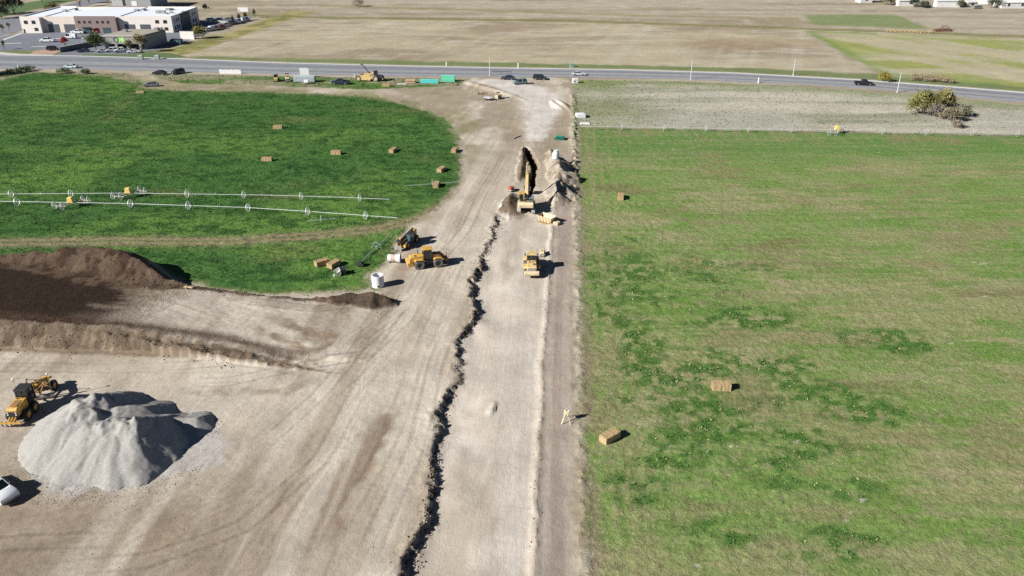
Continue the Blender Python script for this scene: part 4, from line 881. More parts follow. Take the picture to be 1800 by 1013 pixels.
def excavator(loc, head, label):
    t = thing('excavator', loc, head, label, 'excavator')
    for s_ in (-1, 1):
        y = s_ * 1.42
        pr = [(-2.75, 0.5), (-2.55, 0.14), (-2.2, 0.0), (2.2, 0.0), (2.6, 0.14), (2.8, 0.5), (2.6, 0.86), (2.2, 1.0), (-2.2, 1.0), (-2.6, 0.86)]
        o = MB().prism(pr, y - 0.36, y + 0.36).build('track', M_TRK, t)
        for k in range(13): MB().box(-2.2 + k * 0.36, -1.98 + k * 0.36, y - 0.375, y + 0.375, 0.99, 1.045).build('track_shoe', M_TRK, o)
        for k in range(6): MB().box(2.66, 2.80, y - 0.36, y + 0.36, 0.24 + k * 0.1, 0.28 + k * 0.1)
        for k in range(3): MB().box(-2.84, -2.66, y - 0.37, y + 0.37, 0.26 + k * 0.2, 0.38 + k * 0.2).build('track_shoe', M_TRK, o)
        for k in range(5): MB().cyl((-1.8 + k * 0.9, y + s_ * 0.3, 0.3), (-1.8 + k * 0.9, y + s_ * 0.40, 0.3), 0.2).build('track_roller', M_DRK, o, 40)
    MB().box(-1.3, 1.3, -1.1, 1.1, 0.5, 1.05).cyl((0, 0, 1.0), (0, 0, 1.35), 0.85, n=20).build('undercarriage', M_DRK, t)
    MB().box(-2.6, 1.9, -1.5, 1.5, 1.32, 1.55).build('turntable_deck', M_LYEL, t)
    MB().prism([(-3.2, 1.45), (-3.25, 2.2), (-3.0, 2.45), (-2.4, 2.45), (-2.4, 1.4)], -1.5, 1.5).build('counterweight', M_LYEL, t, bevel=0.12)
    MB().box(-2.4, -0.9, 0.15, 1.5, 1.55, 2.42).build('engine_housing', M_PYEL, t, bevel=0.06)
    MB().box(-2.4, -0.9, -1.5, 0.1, 1.55, 2.30).build('pump_housing', mat('olive_steel', (0.2, 0.19, 0.12), 0.7, noise=0.3), t, bevel=0.06)
    MB().box(-2.0, -1.2, 0.4, 1.2, 2.43, 2.55).build('hood_vent', M_DRK, t)
    MB().box(-0.85, 1.7, -1.5, -0.55, 1.55, 2.25).build('fuel_tank', M_DRK, t, bevel=0.05)
    MB().box(-0.2, 1.68, -1.48, -0.6, 2.26, 2.36).build('step_plate', mat('blue_grey', (0.20, 0.21, 0.27), 0.5), t)
    MB().cyl((-1.5, -0.9, 2.3), (-1.5, -0.9, 2.95), 0.08).build('exhaust_stack', M_DRK, t, 40)
    for s_ in (-1.48, 1.48): MB().beam((-2.3, s_, 2.95), (-0.9, s_, 2.95), 0.05).beam((-2.3, s_, 2.3), (-2.3, s_, 2.95), 0.05).beam((-0.9, s_, 2.3), (-0.9, s_, 2.95), 0.05).build('handrail', M_BLK, t)
    fr = thing('cab', (0, 0, 0)); fr.parent = t
    MB().frus((0.0, 1.75, 0.5, 1.48), (0.1, 1.45, 0.56, 1.42), 1.55, 3.2).build('cab_glass', M_GLASS, fr)
    MB().box(-0.08, 1.6, 0.45, 1.5, 3.18, 3.3).build('cab_roof', M_YEL, fr, bevel=0.04)
    MB().box(-0.06, 1.78, 0.46, 1.5, 1.5, 1.9).beam((0, 0.5, 1.6), (0.08, 0.54, 3.2), 0.1).beam((0, 1.48, 1.6), (0.08, 1.44, 3.2), 0.1).beam((1.72, 0.5, 1.6), (1.42, 0.54, 3.2), 0.09).beam((1.72, 1.48, 1.6), (1.42, 1.44, 3.2), 0.09).build('cab_frame', M_PYEL, fr)
    p0, p1, p2 = Vector((0.9, -0.1, 2.1)), Vector((3.6, -0.1, 6.0)), Vector((7.6, -0.1, 6.5))
    MB().beam(p0, p1, 0.55, 0.75, h2=1.0).beam(p1, p2, 0.55, 1.0, h2=0.55).build('boom', M_PYEL, t, bevel=0.04)
    p3 = Vector((9.0, -0.1, 2.0))
    MB().beam(p2 + Vector((-0.35, 0, 0.75)), p3, 0.42, 0.75, h2=0.4).build('stick', M_PYEL, t, bevel=0.04)
    for s_ in (-0.45, 0.25): MB().cyl((1.6, s_, 1.9), (2.6, s_, 3.6), 0.13).cyl((2.6, s_, 3.6), (3.3, s_, 4.9), 0.07).build('boom_cylinder', M_STEEL, t, 40)
    MB().cyl((3.9, -0.1, 6.7), (5.9, -0.1, 7.2), 0.12).cyl((5.9, -0.1, 7.2), (7.2, -0.1, 7.3), 0.06).build('stick_cylinder', M_STEEL, t, 40)
    bv, bf_ = bucket_shape(0, 1.5, 0, 1.25); Rm = Matrix.Rotation(R_(150), 3, 'Y')
    MB().add([Rm @ Vector(v) + Vector((9.3, -0.1, 1.9)) for v in bv], bf_).build('bucket', M_DRK, t)
    return t
p_ = on(925, 371); excavator((p_.x, p_.y + 1.0, p_.z - 0.02), R_(88), 'large yellow tracked excavator digging the trench')

def grader(loc, head, label):
    t = thing('motor_grader', loc, head, label, 'motor grader')
    for x in (-1.9, -0.35):
        for s_ in (-1, 1): wheel(t, x, s_ * 1.05, 0.7, 0.7, 0.45, M_TYRE, M_YEL, 16, lug=True)
    for s_ in (-1, 1): wheel(t, 4.45, s_ * 1.05, 0.7, 0.7, 0.42, M_TYRE, M_YEL, 16, lug=True)
    MB().prism([(-3.0, 1.1), (-3.0, 2.0), (-2.75, 2.2), (-0.55, 2.3), (-0.55, 1.05)], -0.62, 0.62).build('engine_hood', M_YEL, t, bevel=0.05)
    MB().box(-2.5, -1.2, -0.4, 0.4, 2.24, 2.31).build('hood_panel', M_BRN, t)
    MB().box(-3.1, -3.0, -0.66, 0.66, 1.15, 1.8).build('rear_grille', M_BLK, t)
    for s_ in (-1, 1):
        for zz in (1.4, 1.68): MB().box(-3.14, -3.1, s_ * 0.5 - 0.09, s_ * 0.5 + 0.09, zz, zz + 0.12).build('tail_light', M_LAMP, t)
    MB().box(-3.0, 0.9, -0.45, 0.45, 0.62, 1.1).build('rear_frame', M_DRK, t)
    rp = MB().beam((-3.7, -1.25, 0.72), (-3.7, 1.25, 0.72), 0.22, 0.24)
    for s_ in (-0.35, 0.0, 0.35): rp.beam((-3.05, s_, 1.05), (-3.65, s_, 0.75), 0.12, 0.3)
    rp.build('ripper_beam', M_YEL, t, bevel=0.02)
    for k in range(5): MB().beam((-3.72, -1.1 + k * 0.55, 0.9), (-3.78, -1.1 + k * 0.55, 0.35), 0.09, 0.12).beam((-3.78, -1.1 + k * 0.55, 0.38), (-3.55, -1.1 + k * 0.55, 0.12), 0.08).build('ripper_shank', M_DRK, t)
    cab(t, -0.45, 0.95, 1.5, 1.35, 3.15, M_BLK, over=0.15)
    MB().cyl((-0.9, 0.3, 2.2), (-0.9, 0.3, 3.35), 0.07).build('exhaust_stack', M_DRK, t, 40)
    MB().beam((0.7, 0, 1.9), (2.2, 0, 2.35), 0.4, 0.45).beam((2.2, 0, 2.35), (4.9, 0, 1.45), 0.4, 0.45, h2=0.5).build('main_frame', M_YEL, t, bevel=0.04)
    MB().beam((4.9, 0, 0.6), (4.9, 0, 1.6), 0.5).beam((4.45, -1.0, 0.75), (4.45, 1.0, 0.75), 0.25).build('front_axle', M_BRN, t)
    MB().beam((4.9, 0, 1.6), (5.5, 0, 1.3), 0.9, 0.3).build('nose_plate', M_YEL, t)
    MB().beam((4.4, 0, 1.15), (2.2, 0.5, 0.85), 0.16).beam((4.4, 0, 1.15), (2.2, -0.5, 0.85), 0.16).lathe((1.9, 0, 0.9), (0, 0, 1), [(-0.06, 0.55), (-0.06, 0.7), (0.06, 0.7), (0.06, 0.55)], 18).build('drawbar_circle', M_BRN, t)
    Rz = Matrix.Rotation(R_(18), 3, 'Z')
    bl = MB()
    prof = [(0.0, 0.05), (-0.13, 0.3), (-0.10, 0.5), (0.06, 0.72), (0.02, 0.74), (-0.15, 0.52), (-0.18, 0.29), (-0.05, 0.04)]
    bl.prism(prof, -2.1, 2.1); bl.v = [tuple(Rz @ Vector(v) + Vector((2.1, 0, 0.05))) for v in bl.v]; bl.build('moldboard', M_STEEL, t)
    for s_ in (-1, 1):
        b0 = Rz @ Vector((-0.05, s_ * 1.9, 0.7)) + Vector((2.1, 0, 0)); ms = MB().cyl(b0, b0 + Vector((0, 0, 2.9)), 0.04).build('sensor_mast', M_PYEL, t, 40)
        MB().cyl(b0 + Vector((0, 0, 2.9)), b0 + Vector((0, 0, 3.02)), 0.16, 0.12).build('antenna_dome', M_WHT, ms, 40)
        MB().cyl((2.1, s_ * 0.55, 1.0), (2.0, s_ * 0.6, 2.9), 0.09).build('blade_lift_cylinder', M_BRN, t, 40)
        MB().beam((2.0, s_ * 0.15, 2.3), (2.0, s_ * 0.75, 2.5), 0.14).build('lift_bracket', M_YEL, t)
    MB().beam((2.7, -0.9, 2.7), (2.7, 0.9, 2.7), 0.06).build('light_bar', M_BLK, t)
    for s_ in (-0.95, 0.95): MB().box(2.65, 2.78, s_ - 0.1, s_ + 0.1, 2.62, 2.8).build('work_light', M_BLK, t)
    return t
p_ = on(27, 748); grader((p_.x - 0.1, p_.y + 3.2, p_.z), R_(91), 'yellow and black motor grader with rear ripper beside the gravel heap')

def telehandler(loc, head, label):
    t = thing('telehandler', loc, head, label, 'telehandler')
    for x in (1.5, -1.5):
        for s_ in (-1, 1): wheel(t, x, s_ * 0.95, 0.62, 0.62, 0.42, M_TYRE, M_YEL, 14, lug=True)
    MB().prism([(-2.3, 0.6), (-2.3, 1.35), (-1.2, 1.5), (2.2, 1.1), (2.3, 0.6)], -0.5, 0.5).build('chassis', M_BRN, t, bevel=0.04)
    MB().box(-1.1, 1.1, -1.12, -0.45, 0.7, 1.5).build('engine_pod', M_YEL, t, bevel=0.06)
    MB().prism([(-2.55, 0.7), (-2.55, 2.1), (-2.0, 2.45), (-1.6, 2.3), (-1.7, 0.8)], -0.45, 0.45).build('boom_mount', M_YEL, t, bevel=0.05)
    MB().frus((-0.6, 1.0, 0.3, 1.15), (-0.45, 0.75, 0.36, 1.08), 1.0, 2.45).build('cab_glass', M_TGLASS, t)
    MB().box(-0.55, 0.85, 0.3, 1.14, 2.44, 2.55).beam((-0.6, 0.34, 1.0), (-0.45, 0.38, 2.45), 0.08).beam((-0.6, 1.12, 1.0), (-0.45, 1.06, 2.45), 0.08).beam((1.0, 0.34, 1.0), (0.75, 0.38, 2.45), 0.08).beam((1.0, 1.12, 1.0), (0.75, 1.06, 2.45), 0.08).build('cab_frame', M_BLK, t)
    MB().beam((-2.2, -0.05, 2.25), (2.2, -0.05, 1.55), 0.42, 0.5).build('boom', M_BLK, t, bevel=0.03)
    MB().beam((2.2, -0.05, 1.55), (3.0, -0.05, 1.1), 0.32, 0.4).beam((3.0, -0.05, 1.1), (3.2, -0.05, 0.5), 0.3).build('boom_nose', M_BLK, t)
    MB().box(2.0, 2.45, -1.05, 1.05, 0.45, 0.95).build('front_axle_guard', M_YEL, t, bevel=0.04)
    MB().box(3.2, 3.32, -0.75, 0.75, 0.25, 1.05).build('fork_carriage', M_STEEL, t)
    for s_ in (-0.5, 0.5): MB().box(3.32, 4.6, s_ - 0.06, s_ + 0.06, 0.2, 0.26).build('fork_tine', M_STEEL, t)
    MB().box(1.2, 1.35, -0.95, -0.7, 1.1, 1.35).build('headlight', M_LAMP, t)
    for x in (1.5, -1.5):
        for s_ in (-1, 1): MB().prism([(x - 0.72, 1.1), (x - 0.45, 1.34), (x + 0.45, 1.34), (x + 0.72, 1.1), (x + 0.68, 1.06), (x + 0.42, 1.28), (x - 0.42, 1.28), (x - 0.68, 1.06)], s_ * 0.95 - 0.24, s_ * 0.95 + 0.24).build('fender', M_BLK, t)
    return t
telehandler(put(717, 430), R_(245), 'black and yellow telehandler with lowered boom on the crop edge')

def scraper(loc, head, label):
    t = thing('motor_scraper', loc, head, label, 'motor scraper')
    for x, r in ((2.3, 0.95), (-3.6, 0.95)):
        for s_ in (-1, 1): wheel(t, x, s_ * 1.15, r, r, 0.7, M_DTYRE, M_LYEL, 16, lug=True)
    MB().prism([(-2.5, 0.5), (-2.6, 1.9), (-1.6, 2.3), (0.6, 2.1), (0.9, 1.0), (0.5, 0.35)], -1.45, -1.3).prism([(-2.5, 0.5), (-2.6, 1.9), (-1.6, 2.3), (0.6, 2.1), (0.9, 1.0), (0.5, 0.35)], 1.3, 1.45).prism([(-2.55, 0.35), (-2.55, 0.5), (0.5, 0.45), (0.5, 0.3)], -1.35, 1.35).prism([(-2.75, 0.5), (-2.75, 2.2), (-2.6, 2.2), (-2.6, 0.5)], -1.35, 1.35).build('bowl', M_PYEL, t, bevel=0.03)
    MB().beam((-2.7, 0.6, 1.4), (-4.9, 0.6, 1.5), 0.3, 0.5).beam((-2.7, -0.6, 1.4), (-4.9, -0.6, 1.5), 0.3, 0.5).beam((-4.9, -0.9, 1.5), (-4.9, 0.9, 1.5), 0.5, 0.7).build('rear_frame', M_LYEL, t)
    MB().beam((0.4, 0, 2.1), (1.6, 0, 2.9), 0.4, 0.5).beam((1.6, 0, 2.9), (2.3, 0, 1.9), 0.5).beam((0.4, -1.35, 1.9), (0.5, 1.35, 1.9), 0.35).build('gooseneck', M_PYEL, t)
    MB().prism([(2.6, 0.9), (2.6, 2.0), (4.6, 1.85), (4.8, 1.5), (4.8, 0.8)], -0.75, 0.75).build('engine_hood', M_BLK, t, bevel=0.05)
    cab(t, 1.7, 2.8, 1.3, 1.9, 3.2, M_BLK, over=0.1)
    MB().beam((4.7, -1.0, 0.8), (4.7, 1.0, 0.8), 0.3, 0.4).build('push_bumper', M_STEEL, t)
    MB().beam((0.3, 0.2, 2.2), (-2.3, 0.2, 5.4), 0.22, 0.26).beam((-2.3, 0.2, 5.4), (-2.7, 0.2, 5.2), 0.35).build('hoist_arm', M_DRK, t)
    return t
scraper(put(650, 142), R_(-6), 'pale yellow motor scraper with raised dark arm near the road')

def skid(loc, head, label, body, glassed=True):
    t = thing('skid_steer', loc, head, label, 'skid steer')
    for x in (0.6, -0.6):
        for s_ in (-1, 1): wheel(t, x, s_ * 0.75, 0.42, 0.42, 0.3, M_TYRE, body, 12)
    MB().prism([(-1.5, 0.5), (-1.55, 1.3), (-1.2, 1.5), (-0.6, 1.35), (1.0, 0.9), (1.0, 0.4), (-1.2, 0.35)], -0.6, 0.6).build('body', body, t, bevel=0.05)
    cab(t, -0.6, 0.7, 1.1, 0.9, 2.05, M_BLK)
    for s_ in (-1, 1): MB().beam((-1.3, s_ * 0.68, 1.6), (1.0, s_ * 0.68, 1.3), 0.12, 0.22).beam((1.0, s_ * 0.68, 1.3), (1.5, s_ * 0.68, 0.4), 0.12, 0.2).build('lift_arm', body, t)
    MB().add(*bucket_shape(1.4, 1.75, 0.06, 0.75)).build('bucket', M_STEEL, t)
    return t
skid(put(486, 143), R_(100), 'small dark skid steer parked leftmost beside the cream roller', M_PYEL)
def roller(loc, head, label, body, s=1.0, name='road_roller', cat='roller', rops=True):
    t = thing(name, loc, head, label, cat); t.scale = (s, s, s)
    for x in (-0.95, 0.95):
        MB().lathe((x, 0, 0.5), (0, 1, 0), [(-0.65, 0.02), (-0.65, 0.5), (0.65, 0.5), (0.65, 0.02)], 20).build('drum', M_STEEL, t, 40)
        MB().box(x - 0.12, x + 0.12, -0.76, -0.67, 0.4, 1.05).box(x - 0.12, x + 0.12, 0.67, 0.76, 0.4, 1.05).box(x - 0.5, x + 0.5, -0.76, 0.76, 1.03, 1.15).build('drum_yoke', body, t)
    MB().prism([(-1.5, 1.0), (-1.5, 1.5), (-1.2, 1.65), (-0.3, 1.6), (-0.3, 0.9)], -0.6, 0.6).prism([(0.3, 0.9), (0.3, 1.45), (1.2, 1.5), (1.5, 1.3), (1.5, 1.0)], -0.6, 0.6).build('body', body, t, bevel=0.06)
    MB().box(-0.3, 0.3, -0.3, 0.3, 0.85, 1.2).box(-0.25, 0.2, -0.3, 0.3, 1.2, 1.35).box(-0.3, -0.2, -0.3, 0.3, 1.35, 1.75).build('seat', M_BLK, t)
    if rops:
        fr = MB()
        for s_ in (-0.55, 0.55): fr.beam((-0.4, s_, 1.1), (-0.4, s_, 2.4), 0.08)
        fr.beam((-0.4, -0.55, 2.4), (-0.4, 0.55, 2.4), 0.08).box(-0.75, 0.65, -0.6, 0.6, 2.4, 2.47).build('roll_bar', M_BLK, t)
    return t
roller(put(506, 143), R_(-75), 'cream coloured small road roller parked right of the dark skid steer', M_LYEL, 1.0)
roller(put(953, 449), R_(85), 'small cream roller standing just ahead of the faded loader', M_LYEL, 0.62, rops=False)
roller(put(898, 336), R_(70), 'small red trench roller standing left of the excavator boom', mat('faded_red', (0.50, 0.10, 0.06), 0.6, noise=0.3), 0.62, name='trench_roller', rops=False)
# ------------------------------------------------------------------ small things on the site
def zat(base, py_top):
    """height of something that stands on base and ends at image row py_top"""
    q = (506.5 - py_top) / 1400.0; w = base.y * (q * CP - SP) / (CP + q * SP); return HCAM + w
M_STRAW = mat('straw', A(216, 186, 140), 0.95, noise=0.38, scale=6.0, bump=0.6)
M_TWINE = mat('twine', (0.30, 0.22, 0.12), 0.9)
def bale_mesh():
    mb = MB(); r = random.Random(3); x = -1.2
    while x < 1.19:
        w = min(r.uniform(0.11, 0.2), 1.2 - x); a, b, c = r.uniform(-0.035, 0.03), r.uniform(-0.035, 0.03), r.uniform(-0.03, 0.02)
        mb.frus((x + 0.004, x + w - 0.004, -0.59 + a, 0.59 + b), (x + 0.012, x + w - 0.012, -0.57 + a, 0.57 + b), 0.0, 0.92 + c); x += w
    return mb.mesh('bale')
BALE = bale_mesh(); BALE.materials.append(M_STRAW)
tw_ = MB()
for y_ in (-0.4, -0.13, 0.13, 0.4): tw_.beam((-1.22, y_, 0.955), (1.22, y_, 0.955), 0.025).beam((1.215, y_, 0.95), (1.215, y_, 0.02), 0.025).beam((-1.215, y_, 0.95), (-1.215, y_, 0.02), 0.025)
TWINE = tw_.mesh('twine'); TWINE.materials.append(M_TWINE)
for px, py, rot, lab in ((1267, 683, -2, 'straw bale lying square in the middle of the right hay field'), (1072, 772, 38, 'straw bale lying at an angle in the right field, nearest the graded strip'), (1091, 349, 80, 'straw bale in the right field level with the excavator'),
                         (489, 226, 0, 'straw bale farthest from the camera in the left crop'), (470, 283, -3, 'straw bale leftmost in the left crop, above the wheel line'), (591, 271, -4, 'straw bale lying broadside in the middle of the left crop'), (691, 267, 74, 'straw bale turned end-on, third from left in the crop row'),
                         (799, 267, 80, 'straw bale nearest the bend of the haul road'), (776, 301, 66, 'straw bale between the bend bale and the loose pipe'), (767, 328, 85, 'straw bale lying against the loose irrigation pipe'), (566, 465, 40, 'straw bale left of its neighbour behind the loader bucket'),
                         (587, 468, 62, 'straw bale right of its neighbour behind the loader bucket'), (679, 152, 0, 'straw bale on the grass right of the motor scraper'), (247, 163, 0, 'broken brown bale lying at the crop corner by the grey car')):
    p = on(px, py); o = link('straw_bale', BALE); o.location = (p.x, p.y, p.z - 0.05); o.rotation_euler = (0, 0, R_(rot + random.uniform(-2, 2))); tag(o, lab, 'bale', 'straw bales left in the fields')
    c = link('twine', TWINE, None, o)
    if px == 247: o.scale = (1, 1, 0.5)

def tube(t, name, m, r0, r1, h, z0=0.0, n=28, parent=None):
    return MB().lathe((0, 0, z0), (0, 0, 1), [(0, r0), (0, r1), (h, r1), (h, r0)], n).build(name, m, parent or t, 40)
M_PRE = mat('precast_concrete', (0.68, 0.70, 0.71), 0.8, noise=0.12, scale=1.2)
t = thing('manhole_barrel', put(665, 503), 0, 'tall white concrete manhole barrel standing upright by the soil ridge', 'manhole')
for k, (z0, h) in enumerate(((0.0, 0.72), (0.74, 0.72), (1.48, 0.55))): tube(t, 'barrel_section', M_PRE, 0.80, 0.98, h, z0)
MB().lathe((0, 0, 0.03), (0, 0, 1), [(0, 0.02), (0, 0.79), (0.08, 0.79), (0.08, 0.02)], 20).build('base_slab', M_CONC, t)
q = MB().cyl((0.0, -0.94, 0.38), (0.0, -1.0, 0.38), 0.17, n=16).build('pipe_opening', M_BLK, t); q.rotation_euler = (0, 0, R_(12))
p = on(977, 278)
t = thing('manhole_cone', (p.x, p.y, p.z - 0.05), 0, 'white concrete manhole standing at the far end of the spoil heap', 'manhole')
tube(t, 'barrel_section', M_PRE, 0.6, 0.78, 1.2); MB().lathe((0, 0, 1.21), (0, 0, 1), [(0, 0.6), (0, 0.78), (0.6, 0.46), (0.75, 0.46), (0.75, 0.34), (0.5, 0.34)], 24).build('cone_section', M_PRE, t, 40)
p = on(692, 461)
t = thing('concrete_pipe', (p.x, p.y, p.z + 0.05), R_(-4), 'white concrete pipe lying on its side behind the wheel loader', 'pipe')
MB().lathe((0, 0, 0.72), (1, 0, 0), [(-0.95, 0.5), (-0.95, 0.66), (0.8, 0.66), (0.85, 0.80), (1.25, 0.80), (1.25, 0.58), (0.8, 0.5)], 28).build('barrel', M_PRE, t, 40)
MB().lathe((0, 0, 0.72), (1, 0, 0), [(-0.35, 0.655), (-0.35, 0.672), (0.35, 0.672), (0.35, 0.655)], 28).build('stencil_band', mat('stencil_red', (0.55, 0.40, 0.34), 0.8, noise=0.3, scale=8), t, 40)
for x_ in (-0.7, 0.7): MB().box(x_ - 0.1, x_ + 0.1, -0.6, 0.6, -0.06, 0.08).build('timber_block', mat('timber', (0.42, 0.30, 0.18), 0.85, noise=0.3), t)
t = thing('loader_bucket', put(598, 482), R_(200), 'detached pale loader bucket with black coupler standing in the crop', 'bucket')
MB().add(*bucket_shape(0, 1.7, 0.03, 1.0)).build('bucket_shell', M_LYEL if False else mat('bright_steel', (0.6, 0.58, 0.54), 0.6, 0.2, noise=0.2), t)
MB().box(-0.9, -0.05, -0.7, 0.7, 0.3, 1.0).beam((-0.9, -0.5, 0.9), (-1.4, -0.5, 1.4), 0.14).beam((-0.9, 0.5, 0.9), (-1.4, 0.5, 1.4), 0.14).cyl((-0.6, -0.8, 0.35), (-0.6, 0.8, 0.35), 0.33).build('coupler', M_BLK, t, bevel=0.03)

# ------------------------------------------------------------------ wheel-line irrigation
def wl_wheel():
    mb = MB().lathe((0, 0, 0), (1, 0, 0), [(-0.06, 0.87), (-0.06, 0.92), (0.06, 0.92), (0.06, 0.87)], 24)
    for k in range(8):
        a = math.pi * k / 4; mb.beam((0, 0.09 * math.cos(a), 0.09 * math.sin(a)), (0, 0.88 * math.cos(a), 0.88 * math.sin(a)), 0.022)
    mb.cyl((-0.1, 0, 0), (0.1, 0, 0), 0.12, n=10)
    me = mb.mesh('wheel'); me.materials.append(M_ALU); return me
WLW = wl_wheel()
def wheel_line(pts, wheels, label, mover=None, name='irrigation_wheel_line', zc=0.92, spr=True, pr=0.06, pm=None):
    P = [G(px, py, zc + 0.05) for px, py in pts]; base = G(*pts[len(pts) // 2])
    t = thing(name, (base.x, base.y, 0.0), 0, label, 'irrigation line', 'irrigation wheel lines')
    def at_px(px):
        y = float(np.interp(px, [q[0] for q in pts], [q[1] for q in pts])); return G(px, y, zc + 0.05)
    pb = MB()
    for a, b in zip(P[:-1], P[1:]): pb.cyl(a - base, b - base, pr, n=8)
    pb.build('pipe', pm or M_ALU, t, 40)
    for px in wheels:
        a, b = at_px(px - 4), at_px(px + 4); o = link('wheel', WLW, None, t); o.location = at_px(px) - base; o.rotation_euler = (random.uniform(0, 1), 0, math.atan2(b.y - a.y, b.x - a.x))
    if spr:
        for p0, p1 in zip(wheels[:-1], wheels[1:]):
            c = at_px((p0 + p1) / 2) - base; MB().cyl(c, c + Vector((0, 0, 0.35)), 0.04, n=6).cyl(c - Vector((0.12, 0, 0)), c + Vector((0.12, 0, 0)), 0.13, n=8).build('sprinkler', M_ALU, t)
    if mover:
        c = at_px(mover) - base; c.z = 0
        def L_(x, y, z): return c + Vector((x, y, z))
        MB().beam(L_(-1.7, -1.7, 0.9), L_(1.6, 1.7, 0.9), 0.14).beam(L_(-0.5, -1.9, 0.9), L_(2.3, 1.0, 0.9), 0.14).beam(L_(-2.4, -1.7, 0.9), L_(-0.2, -1.9, 0.9), 0.14).beam(L_(1.2, 1.7, 0.9), L_(2.8, 1.2, 0.9), 0.14).build('mover_frame', mat('pale_frame', (0.55, 0.45, 0.40), 0.6), t)
        MB().frus((-0.55, 0.55, -0.45, 0.45), (-0.4, 0.4, -0.35, 0.35), 1.0, 2.0); mv = MB().frus((c.x - 0.65, c.x + 0.65, c.y - 0.5, c.y + 0.5), (c.x - 0.45, c.x + 0.45, c.y - 0.4, c.y + 0.4), 1.0, 2.15).build('engine_cover', mat('mover_yellow', (0.72, 0.52, 0.16), 0.5), t, bevel=0.1)
        for x_, y_ in ((-2.6, -1.7), (-0.9, -1.9), (1.5, 1.7), (2.9, 1.2)):
            o = link('wheel', WLW, None, t); o.location = L_(x_, y_, 0.92); o.rotation_euler = (0.3, 0, 0.1)
    return t
wheel_line([(-160, 343), (0, 341.3), (228, 339.6), (460, 343), (600, 347), (684, 350.5)], [-86, 19, 124, 328.4, 428, 528.7, 631.8], 'upper of two long irrigation wheel lines crossing the left crop', mover=226)
wheel_line([(-160, 352), (0, 354), (228, 358), (435, 365), (560, 373), (699, 383.2)], [-75, 29.4, 228.7, 330.4, 435.7, 540.3, 642.5], 'lower of two long irrigation wheel lines crossing the left crop', mover=125)
wheel_line([(539, 389), (590, 384)], [564], 'short loose pipe with one wheel below the long wheel lines', name='irrigation_pipe', spr=False)
wheel_line([(711, 327), (805, 319.8)], [], 'loose irrigation pipe lying behind the bale near the haul road', name='irrigation_pipe', zc=0.6, spr=False)
wheel_line([(1020, 222.5), (1200, 225), (1480, 229), (1800, 234.5), (1900, 237)], [1093, 1167, 1241, 1316, 1391, 1552, 1629, 1709, 1789], 'wheel line along the far edge of the right hay field', mover=1471, pr=0.055, pm=mat('dull_pipe', (0.46, 0.45, 0.40), 0.7))
t = wheel_line([(628, 466), (687, 411)], [662], 'pipe lying diagonally up the crop edge behind the telehandler', name='irrigation_pipe', zc=0.35, spr=False)
MB().lathe((0, 0, 0), (1, 0, 0), [(-0.1, 0.3), (-0.1, 0.5), (0.1, 0.5), (0.1, 0.3)], 16).box(-0.5, 0.5, -0.7, 0.7, -0.25, 0.1).build('coupling_cart', M_DRK, t).location = G(634, 464, 0.5) - Vector(t.location)
p = G(760, 325); MB().beam((0, -0.4, 0), (0, 0, 1.3), 0.1).beam((0, 0.4, 0), (0, 0, 1.3), 0.1).beam((0, -0.25, 0.5), (0, 0.25, 0.5), 0.08).build('valve_stand', M_ALU).location = (p.x, p.y, 0)
tag(bpy.data.objects['valve_stand'], 'pale A-shaped stand beside the bale on the loose pipe', 'stand')

# ------------------------------------------------------------------ more site things
t = thing('bedding_box', put(961, 391), R_(-38), 'pale open-topped steel hopper box standing behind the excavator', 'hopper')
mb = MB()
for s_ in (-1, 1): mb.add([(-1.5, s_ * 0.55, 0.25), (1.2, s_ * 0.55, 0.25), (1.7, s_ * 1.0, 1.45), (-1.7, s_ * 1.0, 1.45), (-1.5, s_ * 0.49, 0.25), (1.2, s_ * 0.49, 0.25), (1.7, s_ * 0.94, 1.45), (-1.7, s_ * 0.94, 1.45)], [(0, 1, 2, 3), (7, 6, 5, 4), (3, 2, 6, 7), (0, 3, 7, 4), (1, 5, 6, 2), (0, 4, 5, 1)])
mb.add([(-1.5, -0.55, 0.25), (-1.5, 0.55, 0.25), (-1.7, 1.0, 1.45), (-1.7, -1.0, 1.45)], [(0, 1, 2, 3)]).add([(1.2, -0.55, 0.25), (1.2, 0.55, 0.25), (1.7, 1.0, 1.45), (1.7, -1.0, 1.45)], [(3, 2, 1, 0)]).box(-1.5, 1.2, -0.52, 0.52, 0.2, 0.26)
mb.build('hopper_shell', M_LYEL, t)
mb = MB()
for x_ in (-1.1, -0.4, 0.3, 1.0):
    for s_ in (-1, 1): mb.beam((x_, s_ * 0.6, 0.25), (x_ * 1.1, s_ * 1.05, 1.45), 0.09)
mb.build('stiffener_ribs', M_LYEL, t); MB().box(-1.3, 1.1, -0.9, 0.9, 0.0, 0.2).build('skid_base', M_BRN, t)
MB().box(1.9, 2.9, -0.5, 0.5, 0.2, 0.75).cyl((2.4, -0.5, 0.35), (2.4, 0.5, 0.35), 0.33).beam((1.3, 0, 0.4), (2.0, 0, 0.4), 0.2).build('discharge_unit', M_LYEL, t, bevel=0.03)
def tubes(name, loc, head, label, n, L, r, m, rows=1, cat='pipes'):
    t = thing(name, loc, head, label, cat); i = 0
    for k in range(rows):
        for j in range(n - k):
            MB().lathe((0, (j - (n - k - 1) / 2) * r * 2.04, r + k * r * 1.75), (1, 0, 0), [(-L / 2, r * 0.86), (-L / 2, r), (L / 2, r), (L / 2, r * 0.86)], 12).build('pipe', m, t, 40)
    return t
M_GRN = mat('green_pipe', (0.06, 0.36, 0.25), 0.5, noise=0.1); M_TEALP = mat('teal_pipe', (0.10, 0.52, 0.48), 0.5, noise=0.1); M_TEAL2 = mat('sea_green_pipe', (0.14, 0.55, 0.38), 0.5, noise=0.1)
